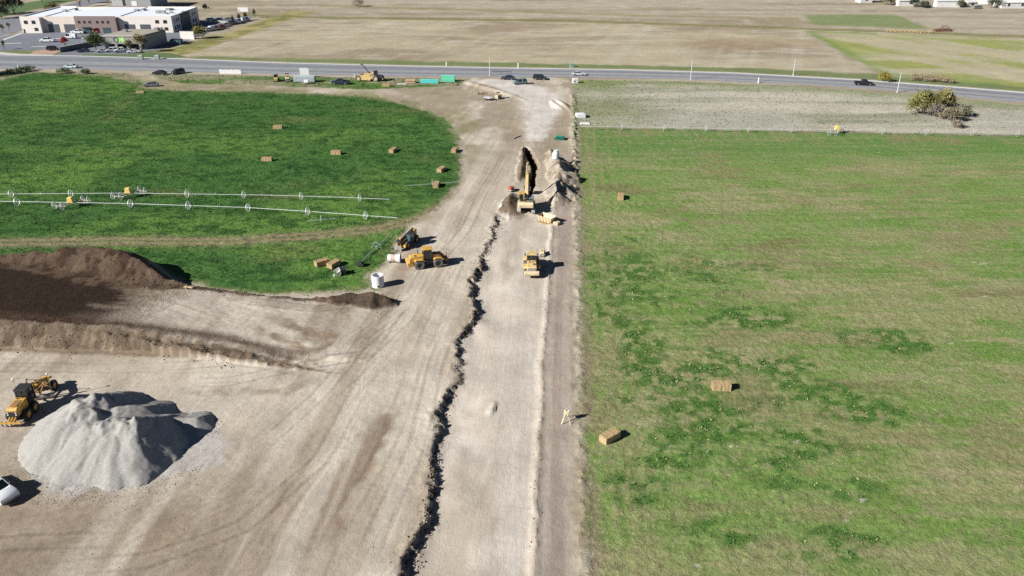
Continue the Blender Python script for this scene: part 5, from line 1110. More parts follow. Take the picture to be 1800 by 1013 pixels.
tubes('pipe_bundle', put(984, 245), R_(78), 'bundle of green pipes laid on the dirt beyond the trench', 6, 1.6, 0.22, M_GRN, 2)
tubes('pipe_stack', put(755, 146), R_(-2), 'long stack of turquoise pipes on the grass by the road', 5, 6.1, 0.17, M_TEALP, 4)
tubes('pipe_stack', put(788, 143), R_(-2), 'taller stack of sea green pipes nearest the dirt entrance', 6, 4.5, 0.22, M_TEAL2, 5)
M_TIM = mat('sawn_timber', (0.50, 0.36, 0.22), 0.85, noise=0.25)
t = thing('timber_stack', put(722, 146), R_(-2), 'two bundles of timber stacked left of the turquoise pipes', 'timber')
for z0 in (0.1, 0.75):
    for k in range(5): MB().box(-1.6, 1.6, -0.75 + k * 0.3, -0.48 + k * 0.3, z0, z0 + 0.42).build('plank_bundle', M_TIM, t)
for x_ in (-1.1, 1.1): MB().box(x_ - 0.06, x_ + 0.06, -0.75, 0.75, 0.0, 0.1).box(x_ - 0.06, x_ + 0.06, -0.75, 0.75, 0.52, 0.75).build('bearer', M_BRN, t)
t = thing('board_sheet', put(706, 148), 0, 'flat pale board lying on the grass left of the timber', 'board'); MB().box(-1.6, 1.6, -0.6, 0.6, 0.02, 0.12).build('board', mat('pale_board', (0.58, 0.52, 0.42), 0.8), t)
t = thing('pallet_pile', put(804, 150), R_(20), 'toppled wooden pallets beside the sea green pipes', 'pallet')
for z0, ry in ((0.0, 0.05), (0.2, 0.32)):
    for k in range(5): MB().box(-0.6, 0.6, -0.6 + k * 0.26, -0.46 + k * 0.26, z0 + 0.1, z0 + 0.13, Matrix.Rotation(ry, 3, 'Y')).build('slat', M_BRN, t)
    for x_ in (-0.55, 0, 0.55): MB().box(x_ - 0.04, x_ + 0.04, -0.6, 0.6, z0, z0 + 0.1, Matrix.Rotation(ry, 3, 'Y')).build('bearer', M_BRN, t)
def panels(name, loc, head, label, n, w, h, tilt, lift=0.0):
    t = thing(name, loc, head, label, 'panel'); R = Matrix.Rotation(tilt, 3, 'X')
    for k in range(n): MB().box(-w / 2 + k * w / n + 0.02, -w / 2 + (k + 1) * w / n - 0.02, 0, 0.06, lift, lift + h - 0.08 * (k % 2), R).build('panel_sheet', M_WHT, t)
    for k in (0.08, 0.92): MB().beam((-w / 2 + k * w, 0.1, 0), (-w / 2 + k * w, 0.9, 0), 0.1).beam((-w / 2 + k * w, 0.9, 0.02), (-w / 2 + k * w, 0.12, lift + h * 0.8), 0.08).beam((-w / 2 + k * w, 0.09, 0), (-w / 2 + k * w, 0.09, lift + 0.2), 0.08).build('prop', M_STEEL, t)
    return t
panels('white_panel_row', put(405, 130), R_(-2), 'long row of white panels standing on the grass by the road', 8, 7.6, 1.5, 0.05)
panels('white_panel_stack', put(536, 136.5), 0, 'four white panels standing behind the grey container', 4, 3.1, 3.3, 0.05)
p = put(536, 144)
t = thing('grey_container', p, R_(-1), 'long pale grey storage container by the road', 'container')
MB().box(-3.5, 3.5, -1.1, 1.1, 0.25, 1.95).build('shell', mat('container_grey', (0.42, 0.47, 0.50), 0.6, noise=0.1), t)
for k in range(17): MB().box(-3.4 + k * 0.41, -3.22 + k * 0.41, -1.14, -1.1, 0.35, 1.85).build('rib', mat('container_grey', (0.42, 0.47, 0.50)), t)
for x_ in (-3, 3): MB().box(x_ - 0.2, x_ + 0.2, -1.0, 1.0, 0, 0.25).build('skid', M_DRK, t)
p = put(541, 146)
t = thing('white_cart', (p[0], p[1] - 1.6, p[2]), R_(-2), 'small white trailer cart standing in front of the grey container', 'trailer')
MB().box(-0.7, 0.7, -0.5, 0.5, 0.55, 1.35).build('box', M_WHT, t, bevel=0.04); MB().box(-0.9, 0.75, -0.45, 0.45, 0.4, 0.53).beam((-0.9, 0, 0.45), (-1.6, 0, 0.45), 0.1).build('frame', M_LYEL, t)
for s_ in (-1, 1): wheel(t, 0.1, s_ * 0.6, 0.3, 0.3, 0.2)
t = thing('white_site_box', put(1011, 146), R_(8), 'white box with a dark hole at the right corner of the dirt entrance', 'box')
MB().box(-0.9, 0.9, -0.7, 0.7, 0.0, 1.45).build('box', M_PRE, t, bevel=0.06); MB().cyl((-0.3, -0.69, 0.7), (-0.3, -0.72, 0.7), 0.25).build('opening', M_BLK, t)
for px, py, w, d_, h, rot, lab, nm in ((1020, 206, 2.6, 2.6, 1.0, 6, 'pair of white concrete vault pieces beside the dry meadow', 'concrete_vault'), (1028, 218, 2.7, 1.3, 0.5, 2, 'flat white concrete slab below the vault pieces', 'concrete_slab')):
    t = thing(nm, put(px, py), R_(rot), lab, 'concrete')
    MB().box(-w / 2, w / 2, -d_ / 2, d_ / 2, 0, h * 0.5).build('lower_piece', M_PRE, t, bevel=0.05)
    if h > 0.6: MB().box(-w / 2 + 0.1, w / 2 - 0.05, -d_ / 2 + 0.1, d_ / 2 - 0.1, h * 0.5, h).box(-w * 0.3, w * 0.3, -d_ * 0.3, d_ * 0.3, h, h + 0.08).build('upper_piece', M_PRE, t, bevel=0.05)
    else: MB().box(-w * 0.35, w * 0.35, -d_ * 0.3, d_ * 0.3, h * 0.5, h * 0.7).build('lid', M_PRE, t, bevel=0.03)
p = on(860, 176)
t = thing('utility_trailer', (p.x, p.y, p.z), R_(-48), 'flatbed trailer with pale deck and black hoop at the dirt entrance', 'trailer')
MB().box(-2.1, 1.0, -0.95, 0.95, 0.62, 0.70).build('deck', mat('pale_deck', (0.62, 0.60, 0.58), 0.7, noise=0.15), t)
MB().beam((-2.1, 0.9, 0.55), (1.0, 0.9, 0.55), 0.12).beam((-2.1, -0.9, 0.55), (1.0, -0.9, 0.55), 0.12).beam((1.0, 0.8, 0.55), (2.3, 0, 0.5), 0.1).beam((1.0, -0.8, 0.55), (2.3, 0, 0.5), 0.1).beam((-2.08, -0.9, 0.6), (-2.08, -0.9, 1.9), 0.08).beam((-2.08, 0.9, 0.6), (-2.08, 0.9, 1.9), 0.08).beam((-2.08, -0.9, 1.9), (-2.08, 0.9, 1.9), 0.08).build('frame', M_BLK, t)
for s_ in (-1, 1):
    for x_ in (-0.9, -0.2): wheel(t, x_, s_ * 1.08, 0.34, 0.34, 0.2)
roller(put(876, 174), R_(60), 'small yellow roller standing behind the flatbed trailer', M_PYEL, 0.8)
t = thing('breaker_attachment', put(846, 166), R_(10), 'dark steel attachment lying left of the flatbed trailer', 'attachment')
MB().box(-1.2, -0.6, -0.3, 0.3, 0.1, 0.7).box(0.2, 0.7, -0.35, 0.35, 0.1, 0.55).beam((-1.2, 0, 0.2), (1.1, 0, 0.15), 0.15).beam((-1.0, 0, 0.6), (-1.1, 0, 1.3), 0.1).beam((0.5, 0.1, 0.5), (0.4, 0.1, 1.1), 0.12).build('steel_frame', M_BRN, t)
for k, (px, py) in enumerate(((907, 243), (912, 241))):
    t = thing('steel_rail', put(px, py), R_(62), ('left' if k == 0 else 'right') + ' of two dark rails lying on the dirt beyond the trench', 'rail'); MB().box(-1.0, 1.0, -0.10, 0.10, 0.0, 0.12).box(-1.0, 1.0, -0.04, 0.04, 0.12, 0.2).build('rail', M_DRK, t)
t = thing('pale_sack', put(881, 365), 0.4, 'pale green white sack on the bank left of the excavator', 'sack'); MB().blob((0, 0, 0.28), (0.55, 0.4, 0.36), 5, 7, 10, 0.12).build('sack', mat('sack_cloth', (0.60, 0.66, 0.56), 0.9, noise=0.15), t, 60); MB().blob((0.1, 0.0, 0.66), (0.16, 0.16, 0.14), 6).build('tied_neck', mat('sack_cloth', (0.6, 0.66, 0.56)), t, 60)
# survey tripod on the graded strip
p = on(995, 740)
t = thing('survey_tripod', (p.x, p.y, p.z), 0, 'yellow legged tripod with a pale box on the graded strip', 'tripod')
for a, dx_, dy_ in ((0, -0.45, -0.55), (1, 0.42, -0.6), (2, 0.1, 0.7)): MB().beam((dx_ * 1.3, dy_ * 1.3, 0), (dx_ * 0.25, dy_ * 0.25, 1.25), 0.11, 0.09).build('leg', M_LYEL, t)
MB().box(-0.3, 0.3, -0.25, 0.25, 1.0, 1.5).build('instrument_box', mat('cream_yellow', (0.70, 0.62, 0.42), 0.6), t, bevel=0.04); MB().cyl((0, 0, 1.5), (0, 0, 1.72), 0.12).build('antenna_head', M_BRN, t, 40)
MB().box(-0.85, -0.45, -0.06, 0.02, 1.15, 1.6, Matrix.Rotation(0.5, 3, 'Y')).build('solar_panel', M_WHT, t); MB().beam((-0.45, 0, 1.4), (-0.2, 0, 1.35), 0.06).build('panel_arm', M_BLK, t)
p = on(333, 507); t = thing('yellow_frame', (p.x, p.y, p.z + 0.05), 0.3, 'small yellow timber frame lying on the soil ridge', 'frame'); MB().beam((-0.9, 0, 0.15), (0.8, 0.15, 0.12), 0.16).beam((-0.7, 0.3, 0.2), (0.5, -0.4, 0.14), 0.12).beam((-0.5, -0.35, 0.1), (-0.4, 0.4, 0.3), 0.1).build('bars', mat('bright_timber', (0.66, 0.5, 0.28), 0.8), t)

# ------------------------------------------------------------------ poles and posts along the road
M_POLE = mat('galvanised', (0.54, 0.54, 0.52), 0.5, 0.2)
for px, py, pt, lab in ((861, 134, 100, 'white pole at the dirt entrance'), (1214, 140, 105, 'white roadside pole second from left'), (1394, 133, 103, 'white pole on the far side of the road'), (1577, 163, 130, 'white roadside pole beside the big shrub')):
    b = G(px, py); h = zat(b, pt); t = thing('light_pole', (b.x, b.y, 0), 0, lab, 'pole', 'poles along the road')
    MB().cyl((0, 0, 0.25), (0, 0, h), 0.17, 0.10, 10).build('shaft', M_POLE, t, 40); MB().box(-0.25, 0.25, -0.25, 0.25, 0, 0.25).build('base', M_CONC, t); MB().cyl((0, 0, h), (0, 0, h + 0.12), 0.14, 0.06, 10).build('cap', M_POLE, t)
for px, py, h, lab in ((911, 121, 1.8, 'white marker post beyond the road, right one'), (785, 116, 1.3, 'white marker post beyond the road, left one'), (33, 121, 1.2, 'white marker post by the bushes at the left edge'), (1333, 146, 1.6, 'short white stake on the verge between two poles')):
    b = G(px, py); t = thing('marker_post', (b.x, b.y, 0), 0, lab, 'post'); MB().cyl((0, 0, 0), (0, 0, h), 0.22, 0.2, 8).build('shaft', M_WHT, t, 40); MB().cyl((0, 0, h), (0, 0, h + 0.15), 0.26, 0.1, 8).build('cap', M_WHT, t)
for px, py, s_, c, lab in ((1005, 118, 1.3, (0.16, 0.32, 0.30), 'small green utility box beyond the road above the silver car'), (248, 105, 1.7, (0.36, 0.42, 0.36), 'green grey utility cabinet nearest the grey shop'), (277, 105, 1.7, (0.36, 0.42, 0.36), 'green grey utility cabinet right of its twin')):
    b = G(px, py); t = thing('utility_cabinet', (b.x, b.y, 0), 0.1, lab, 'cabinet'); MB().box(-s_ / 2, s_ / 2, -s_ * 0.4, s_ * 0.4, 0.1, s_ * 0.85).build('housing', mat('cabinet_%d' % px, c, 0.6), t, bevel=0.04); MB().box(-s_ * 0.6, s_ * 0.6, -s_ * 0.5, s_ * 0.5, 0, 0.1).build('pad', M_CONC, t); MB().frus((-s_ * 0.53, s_ * 0.53, -s_ * 0.43, s_ * 0.43), (-s_ * 0.4, s_ * 0.4, -s_ * 0.3, s_ * 0.3), s_ * 0.85, s_ * 0.98).build('lid', mat('cabinet_%d' % px, c), t)

# ------------------------------------------------------------------ trees and shrubs
def leaves(c, r, n, size, col, rr, cl=22, hollow=0.35):
    """leaf-sized faces in clumps through an uneven crown"""
    c = np.array(c); r = np.array(r)
    d = rr.normal(size=(cl, 3)); d /= np.linalg.norm(d, axis=1)[:, None]; d[:, 2] = np.abs(d[:, 2]) * 1.2 - 0.45
    cc = c + d * r * rr.uniform(hollow, 0.95, (cl, 1)); cs = rr.uniform(0.22, 0.42, cl) * r.mean(); ct = rr.uniform(0.65, 1.3, cl)
    k = rr.integers(0, cl, n); p = cc[k] + rr.normal(size=(n, 3)) * cs[k][:, None] * 0.55
    a = rr.normal(size=(n, 3)); a /= np.linalg.norm(a, axis=1)[:, None]; b = np.cross(a, rr.normal(size=(n, 3))); b /= np.linalg.norm(b, axis=1)[:, None]
    s = rr.uniform(0.6, 1.3, n)[:, None] * size
    co = np.stack([p - a * s, p + b * s * 0.6, p + a * s, p - b * s * 0.6], 1).reshape(-1, 3); co[:, 2] = np.maximum(co[:, 2], 0.03)
    return co, np.repeat(np.array(col)[None] * (ct[k] * rr.uniform(0.7, 1.3, n))[:, None], 4, 0)
M_BARK = mat('bark', (0.13, 0.10, 0.075), 0.9, noise=0.3)
def tree(name, px, py, h, r, col, label, cat='tree', n=1400, size=0.22, trunk=0.3, seed=0, z0=None, group=None, squash=1.0, n_stems=1):
    p = G(px, py); g = gz(p.x, p.y); t = thing(name, (p.x, p.y, g), 0, label, cat, group); rr = np.random.default_rng(abs(seed * 131 + int(px) * 7 + int(py)))
    th = h * trunk; tb = MB()
    for q in range(n_stems):
        ox, oy = (0, 0) if n_stems == 1 else (rr.uniform(-r, r) * 0.5, rr.uniform(-r, r) * 0.5)
        tb.cyl((ox, oy, -0.1), (ox * 1.2, oy * 1.2, th + h * 0.2), 0.035 * h * (1 if n_stems == 1 else 0.4), 0.018 * h * (1 if n_stems == 1 else 0.4), 7)
        for k in range(5):
            a = k * 1.26 + rr.uniform(0, 0.8); tb.cyl((ox * 1.1, oy * 1.1, th * rr.uniform(0.7, 1.1)), (ox + math.cos(a) * r * 0.7, oy + math.sin(a) * r * 0.7, th + h * rr.uniform(0.15, 0.45)), 0.012 * h, 0.005 * h, 5)
    tb.build('trunk', M_BARK, t, 50)
    cz = (th + h) / 2; co, cc = leaves((0, 0, cz), (r, r, (h - th) / 2 * squash + 0.1), n, size, col, rr)
    me = fast_mesh('crown', co, np.arange(len(co)).reshape(-1, 4), 4); attr(me, 'cover', 'FLOAT_COLOR', np.concatenate([cc, np.ones((len(cc), 1))], 1)); link('crown', me, M_BLADE, t)
    return t
OLIVE, DKG, RUST, REDL, YELG, GREYB = (0.21, 0.20, 0.07), (0.045, 0.07, 0.03), (0.25, 0.12, 0.045), (0.36, 0.035, 0.035), (0.28, 0.24, 0.12), (0.24, 0.21, 0.17)
SH = 'shrubs in the dry meadow by the road'
tree('shrub', 1620, 199, 6.6, 4.4, OLIVE, 'largest olive shrub, left of the roadside shrub clump', 'shrub', 6500, 0.22, 0.12, 1, group=SH, n_stems=4)
tree('shrub', 1652, 192, 6.2, 3.6, (0.25, 0.22, 0.09), 'yellowish shrub rising behind the roadside shrub clump', 'shrub', 4500, 0.22, 0.12, 2, group=SH, n_stems=4)
tree('shrub', 1640, 204, 3.6, 3.2, GREYB, 'grey leafless shrub in the middle of the roadside clump', 'shrub', 4200, 0.18, 0.1, 3, group=SH, n_stems=5)
tree('shrub', 1672, 212, 3.2, 3.2, (0.23, 0.20, 0.13), 'grey brown shrub lowest right in the roadside clump', 'shrub', 4000, 0.18, 0.1, 4, group=SH, n_stems=5)
tree('shrub', 1692, 204, 3.0, 2.4, (0.20, 0.19, 0.13), 'small dull shrub at the right end of the roadside clump', 'shrub', 2600, 0.18, 0.1, 5, group=SH, n_stems=4)
tree('shrub', 1681, 224, 1.8, 2.2, (0.27, 0.22, 0.16), 'low dry shrub just above the far wheel line', 'shrub', 1300, 0.14, 0.1, 6, group=SH, n_stems=4)
tree('shrub', 1554, 144, 3.0, 2.8, (0.27, 0.22, 0.05), 'golden shrub on the far side of the road near the pickup', 'shrub', 1600, 0.18, 0.1, 7, n_stems=4)
for k, (px, lab) in enumerate(((1612, 'left'), (1638, 'middle'), (1662, 'right'))):
    tree('reed_clump', px, 141 + k * 2, 1.8, 3.2, (0.28, 0.21, 0.15), lab + ' of three reddish reed clumps beyond the road', 'reeds', 900, 0.16, 0.1, 8 + k, squash=0.9, n_stems=4)
tree('shrub', 351, 68, 5.2, 3.6, OLIVE, 'round olive shrub right of the white building', 'shrub', 2600, 0.22, 0.15, 12, n_stems=3)
tree('tree', 169, 88, 7.0, 3.6, (0.075, 0.095, 0.03), 'dark green tree in front of the grey shop', 'tree', 2600, 0.24, 0.2, 13)
tree('tree', 250, 92, 8.2, 2.6, YELG, 'tall thin-leaved tan tree at the shop corner', 'tree', 1900, 0.2, 0.15, 14)
tree('sapling', 227, 88, 4.0, 1.6, OLIVE, 'small olive tree between shop cars', 'tree', 700, 0.2, 0.2, 15)
tree('red_tree', 116, 83, 4.4, 1.6, REDL, 'bright red tree at the car park wall', 'tree', 900, 0.2, 0.2, 16)
tree('red_tree', 172, 63, 3.4, 1.5, (0.34, 0.03, 0.06), 'crimson tree behind the dark green tree', 'tree', 700, 0.2, 0.25, 17)
tree('tree', 25, 24, 9.5, 5.0, (0.035, 0.06, 0.028), 'dark tree by the street in the top left corner', 'tree', 2600, 0.3, 0.15, 18)
tree('tree', -2, 26, 8.0, 4.6, (0.12, 0.10, 0.05), 'bare brown tree at the left frame edge by the street', 'tree', 1700, 0.26, 0.15, 19)
tree('tree', 3, 33, 7.0, 4.2, (0.05, 0.07, 0.045), 'grey green tree low in the top left corner', 'tree', 1800, 0.28, 0.1, 20)
tree('tree', 74, 5, 7.0, 3.2, RUST, 'rust coloured tree beyond the street', 'tree', 1400, 0.24, 0.2, 21)
tree('shrub', 92, 17, 3.0, 4.0, (0.16, 0.13, 0.06), 'wide brown hedge beside the street', 'shrub', 1600, 0.22, 0.1, 22, n_stems=3)
tree('evergreen', 141, 12, 10, 1.9, (0.025, 0.04, 0.03), 'dark narrow evergreen behind the white building', 'tree', 1700, 0.24, 0.08, 23)
tree('tree', 157, 6, 7.5, 3.6, (0.12, 0.12, 0.04), 'olive tree behind the white building left of the rear block', 'tree', 1500, 0.24, 0.2, 24)
tree('tree', 190, 7, 6.5, 2.8, RUST, 'orange tree beside the rear block', 'tree', 1200, 0.22, 0.2, 25)
tree('shrub', 630, 12, 4.5, 3.6, GREYB, 'lone leafless bush in the far field', 'shrub', 1300, 0.16, 0.1, 26, n_stems=4)
tree('tree', -75, 136, 11.5, 5.5, (0.05, 0.07, 0.03), 'large tree standing just past the left frame edge, seen by its shadow', 'tree', 3000, 0.34, 0.15, 27)
for k, (px, py, lab) in enumerate(((38, 127, 'grey green bush nearest the white marker post'), (22, 130, 'grey green bush at the edge of the tree shadow'), (52, 125, 'grey green bush right of the white marker post'), (112, 129, 'low bush right of the driving pale car, left one'), (150, 130, 'low bush on the verge under the road, right one'))):
    tree('roadside_bush', px, py, 1.6, 2.4, (0.11, 0.15, 0.06), lab, 'shrub', 700, 0.18, 0.1, 30 + k, n_stems=3)
for k, (px, py, lab) in enumerate(((17, 54, 'thin rusty sapling by the street'), (6, 58, 'thin sapling nearest the left frame edge'), (8, 88, 'small bare sapling by the car park entrance'))):
    tree('street_sapling', px, py, 4.0, 0.8, (0.10, 0.09, 0.04) if k else RUST, lab, 'tree', 300, 0.18, 0.3, 50 + k)
COLT = ((410, 43, 'first'), (421, 39, 'second'), (432, 36, 'third'), (448, 32, 'fourth'))
for k, (px, py, n_) in enumerate(COLT): tree('columnar_tree', px, py, 4.5, 0.8, (0.09, 0.09, 0.04), n_ + ' narrow tree from the left along the vehicle yard', 'tree', 350, 0.2, 0.1, 60 + k, group='narrow trees along the vehicle yard')

# ------------------------------------------------------------------ car parks and street at the left
def sheet(name, pts, z, m, parent=None):
    w = [G(*p) for p in pts]; o = MB().add([(p.x, p.y, z) for p in w], [tuple(range(len(w)))]).build(name, m, parent)
    if o.data.polygons[0].normal.z < 0: o.data.flip_normals()
    return o
M_LOT = mat('car_park_asphalt', A(134, 137, 146), 0.9, noise=0.15, scale=0.2, spec=0.2)
M_ROCKBED = mat('rock_mulch', A(196, 160, 142), 0.95, noise=0.3, scale=1.5); M_LAWN = mat('lawn', A(92, 118, 66), 0.95, noise=0.3, scale=0.5)
tag(sheet('street', [(-260, 60), (-150, 52), (0, 35), (60, 22), (140, 3), (190, -12), (260, -14), (190, 2), (110, 20), (36, 54), (0, 64), (-150, 88), (-260, 100)], 0.03, M_ASPH), kind='structure')
tag(sheet('car_park', [(-120, 80), (0, 66), (40, 56), (304, 56), (352, 42), (420, 30), (448, 30), (380, 52), (330, 72), (300, 84), (262, 90), (232, 96), (148, 96), (100, 103), (80, 100), (118, 92), (100, 86), (60, 88), (0, 90), (-120, 96)], 0.04, M_LOT), kind='structure')
tag(sheet('sidewalk', [(-260, 99), (-150, 96), (0, 92), (40, 95.5), (92, 96.5), (96, 99.0), (0, 96.2), (-260, 97.5)], 0.06, M_CONC), kind='structure')
tag(sheet('lawn', [(148, 96.5), (240, 97), (262, 92), (300, 94), (330, 101), (250, 102.5), (126, 102.5)], 0.05, M_LAWN), kind='structure')
tag(sheet('rock_bed', [(52, 96), (58, 91), (75, 88), (102, 87), (106, 91), (96, 95.5)], 0.07, M_ROCKBED), kind='structure')
tag(sheet('street_lawn', [(-80, 22), (0, 12), (60, 3), (130, -8), (135, 1), (60, 17), (0, 31), (-80, 45)], 0.025, M_LAWN), kind='structure')
for pts in ([(4, 70), (36, 58.5), (40, 58.5), (40, 60), (8, 71.5)], [(56, 82.5), (96, 81.5), (96, 82.6), (56, 83.6)], [(98, 68), (114, 67), (114, 68.2), (98, 69.2)], [(-10, 77), (38, 76), (38, 77.2), (-10, 78.2)]):
    tag(sheet('kerb_island', pts, 0.12, M_CONC), kind='structure')

# ------------------------------------------------------------------ buildings
def window(t, x0, x1, z0, z1, y=0.0, pane=None, frame=None, side=False, parent=None):
    f = 0.14
    def B(mb, a0, a1, y0, y1, b0, b1): return mb.box(y0, y1, a0, a1, b0, b1) if side else mb.box(a0, a1, y0, y1, b0, b1)
    w = MB(); yo, yi = (y + 0.08, y - 0.02) if side else (y - 0.08, y + 0.02)
    lo, hi = min(yo, yi), max(yo, yi)
    for a in ((x0, x1, z0, z0 + f), (x0, x1, z1 - f, z1), (x0, x0 + f, z0 + f, z1 - f), (x1 - f, x1, z0 + f, z1 - f)): B(w, a[0], a[1], lo, hi, a[2], a[3])
    o = w.build('window', frame or M_DRK, parent or t); p2 = MB(); yp = y + (0.03 if side else -0.03)
    B(p2, x0 + f, x1 - f, min(yp, y), max(yp, y), z0 + f, z1 - f); p2.build('pane', pane or M_GLASS, o); return o
M_BWHITE = mat('pale_stucco', A(224, 216, 206, 0.98), 0.85, noise=0.05, scale=0.3); M_BTAN = mat('tan_stucco', A(216, 204, 190, 1.0), 0.85, noise=0.05, scale=0.3); M_BBROWN = mat('brown_block', A(140, 124, 118, 1.05), 0.85, noise=0.12, scale=0.8)
M_ROOF = mat('white_membrane', (0.78, 0.82, 0.86), 0.5, noise=0.05, scale=0.1); M_DOOR = mat('dock_door', (0.10, 0.11, 0.125), 0.5); M_GREYS = mat('grey_stucco', A(158, 156, 150, 1.0), 0.85, noise=0.06)
FL, FR = G(41, 58.6), G(302, 59.2); LB = (FR - FL).length; hd = math.atan2(FR.y - FL.y, FR.x - FL.x); HB = zat(FL, 29.3)
bb = thing('warehouse', FL, hd, 'large pale two-storey warehouse with white roof and brown centre block', 'building')
DB = 34.0
def fx(px): return (px - 41.0) / 261.0 * LB
secs = [(41, 75, 0.0, M_BWHITE, HB), (75, 136, 2.2, M_BTAN, HB - 0.3), (136, 208, 0.0, M_BBROWN, HB + 0.2), (208, 302, 2.2, M_BWHITE, HB - 0.1)]
for a, b, set_, m, h in secs: MB().box(fx(a), fx(b), set_, DB, 0, h - 0.9).build('wall', m, bb)
for a, b, set_, m, h in secs:
    MB().box(fx(a), fx(b), DB - 0.4, DB, h - 0.9, h).build('parapet', m, bb); w = MB().box(fx(a), fx(b), set_, set_ + 0.4, h - 0.9, h)
    if a == 41: w.box(fx(a), fx(a) + 0.4, set_ + 0.4, DB - 0.4, h - 0.9, h)
    if b == 302: w.box(fx(b) - 0.4, fx(b), set_ + 0.4, DB - 0.4, h - 0.9, h)
    w.build('parapet', m, bb)
    MB().box(fx(a) + (0.41 if a == 41 else 0), fx(b) - (0.41 if b == 302 else 0), set_ + 0.41, DB - 0.41, h - 0.899, h - 0.5).build('roof', M_ROOF, bb)
for px in (45.5, 59): window(bb, fx(px + 1.6), fx(px + 8), HB * 0.56, HB * 0.76)
window(bb, fx(62.5), fx(69), HB * 0.14, HB * 0.33); MB().box(fx(42.6), fx(45.6), -0.06, 0.0, 0.02, HB * 0.25).build('door', M_DRK, bb)
for a, b in ((83, 102), (111, 130), (218, 236), (245, 263)):
    d_ = MB().box(fx(a), fx(b), 2.1, 2.2, 0.02, HB * 0.5).build('dock_door', M_DOOR, bb)
    for k in range(5): MB().box(fx(a), fx(b), 2.07, 2.1, HB * 0.1 * k + 0.25, HB * 0.1 * k + 0.32).build('door_rib', M_DRK, d_)
for k in range(6): window(bb, fx(141.5 + k * 9.3 + (4 if k > 2 else 0)), fx(145.5 + k * 9.3 + (4 if k > 2 else 0)), HB * 0.60, HB * 0.75)
window(bb, fx(148), fx(161), 0.05, HB * 0.34, pane=M_TGLASS); window(bb, fx(183), fx(196), 0.05, HB * 0.34, pane=M_TGLASS); MB().box(fx(147.5), fx(161.5), -0.9, -0.1, HB * 0.35, HB * 0.38).build('canopy', M_DRK, bb)
for px in (273, 287):
    window(bb, fx(px), fx(px + 6.4), HB * 0.56, HB * 0.76, 2.2); window(bb, fx(px), fx(px + 6.4), HB * 0.14, HB * 0.33, 2.2)
XR = fx(302)
MB().box(XR, XR + 0.05, 12.0, 23.5, 0.05, HB - 0.4).build('side_panel', mat('dark_cladding', (0.07, 0.07, 0.08), 0.6), bb)
for k in range(6): window(bb, 13.0 + k * 1.7, 14.3 + k * 1.7, HB * 0.6, HB * 0.82, XR + 0.06, side=True)
for y_ in (4.5, 7, 9.2, 26, 29):
    window(bb, y_, y_ + 1.2, HB * 0.55, HB * 0.76, XR, side=True); window(bb, y_, y_ + 1.2, HB * 0.12, HB * 0.36, XR, side=True)
for px, y_, s_ in ((76, 20, 1.2), (88, 25, 1.0), (205, 21, 1.4), (219, 23, 1.0), (256, 14, 1.8), (263, 14, 1.8), (258, 24, 1.5), (262, 26, 1.2), (274, 12, 1.1), (279, 15, 1.1), (298, 17, 0.9)):
    MB().box(fx(px), fx(px) + s_ * 1.3, y_, y_ + s_, HB - 0.85, HB - 0.5 + s_ * 0.6).build('roof_unit', M_STEEL if s_ > 1.05 else M_DRK, bb)
# grey shop
F1, F2, F3 = G(183.5, 88), G(252.5, 88), G(296, 76); HS = zat(F2, 62.3)
ux = (F2 - F1).normalized(); WS = (F2 - F1).length; vy = F3 - F2
sh = thing('grey_shop', F1, math.atan2(ux.y, ux.x), 'low grey shop with deep fascia and green emblem, cars parked in front', 'building')
off = vy.dot(ux); dep = vy.dot(Vector((-ux.y, ux.x, 0)))
def skew(x0, x1, y0, y1, z0, z1):
    k = off / dep; return MB().add([(x0 + k * y0, y0, z0), (x1 + k * y0, y0, z0), (x1 + k * y1, y1, z0), (x0 + k * y1, y1, z0), (x0 + k * y0, y0, z1), (x1 + k * y0, y0, z1), (x1 + k * y1, y1, z1), (x0 + k * y1, y1, z1)], [(3, 2, 1, 0), (4, 5, 6, 7), (0, 1, 5, 4), (1, 2, 6, 5), (2, 3, 7, 6), (3, 0, 4, 7)])
skew(0.8, WS - 0.3, 1.6, dep, 0, HS - 0.6).build('wall', M_GREYS, sh); skew(0, WS, 0, 1.0, HS * 0.42, HS - 0.35).build('fascia', M_GREYS, sh); skew(-0.2, WS + 0.2, -0.2, dep + 0.2, HS - 0.35, HS - 0.05).build('roof', mat('tan_roof', A(176, 168, 154), 0.9, noise=0.1), sh)
skew(-0.25, WS + 0.25, -0.25, -0.1, HS - 0.5, HS + 0.15).build('fascia_cap', mat('pale_trim', A(206, 200, 188), 0.8), sh)
for x_ in (1.0, WS * 0.32, WS * 0.62, WS - 1.0): MB().box(x_ - 0.5, x_ + 0.5, 0.1, 0.9, 0, HS * 0.42).build('pillar', M_GREYS, sh)
for a, b in ((0.14, 0.28), (0.36, 0.58), (0.68, 0.84)): window(sh, WS * a, WS * b, 0.1, HS * 0.38, 1.6 if False else 1.5)
em = MB().lathe((WS * 0.35, -0.02, HS * 0.70), (0, 1, 0), [(-0.06, 0.75), (-0.06, 1.1), (0.02, 1.1), (0.02, 0.75)], 20).build('emblem_ring', mat('emblem_dark', (0.05, 0.09, 0.06), 0.6), sh)
MB().add([(WS * 0.41 + a, -0.05, HS * 0.70 + b) for a, b in ((0, 0.9), (0.5, 1.0), (0.9, 0.35), (1.3, 1.0), (2.4, 1.0), (1.9, 0.4), (2.4, 0.3), (2.3, -0.6), (1.5, -0.9), (0.9, -0.2), (0.6, -1.0), (0.0, -0.9), (0.3, 0.0))], [tuple(range(12, -1, -1))]).build('emblem_letters', mat('emblem_lime', (0.45, 0.80, 0.22), 0.5), sh)
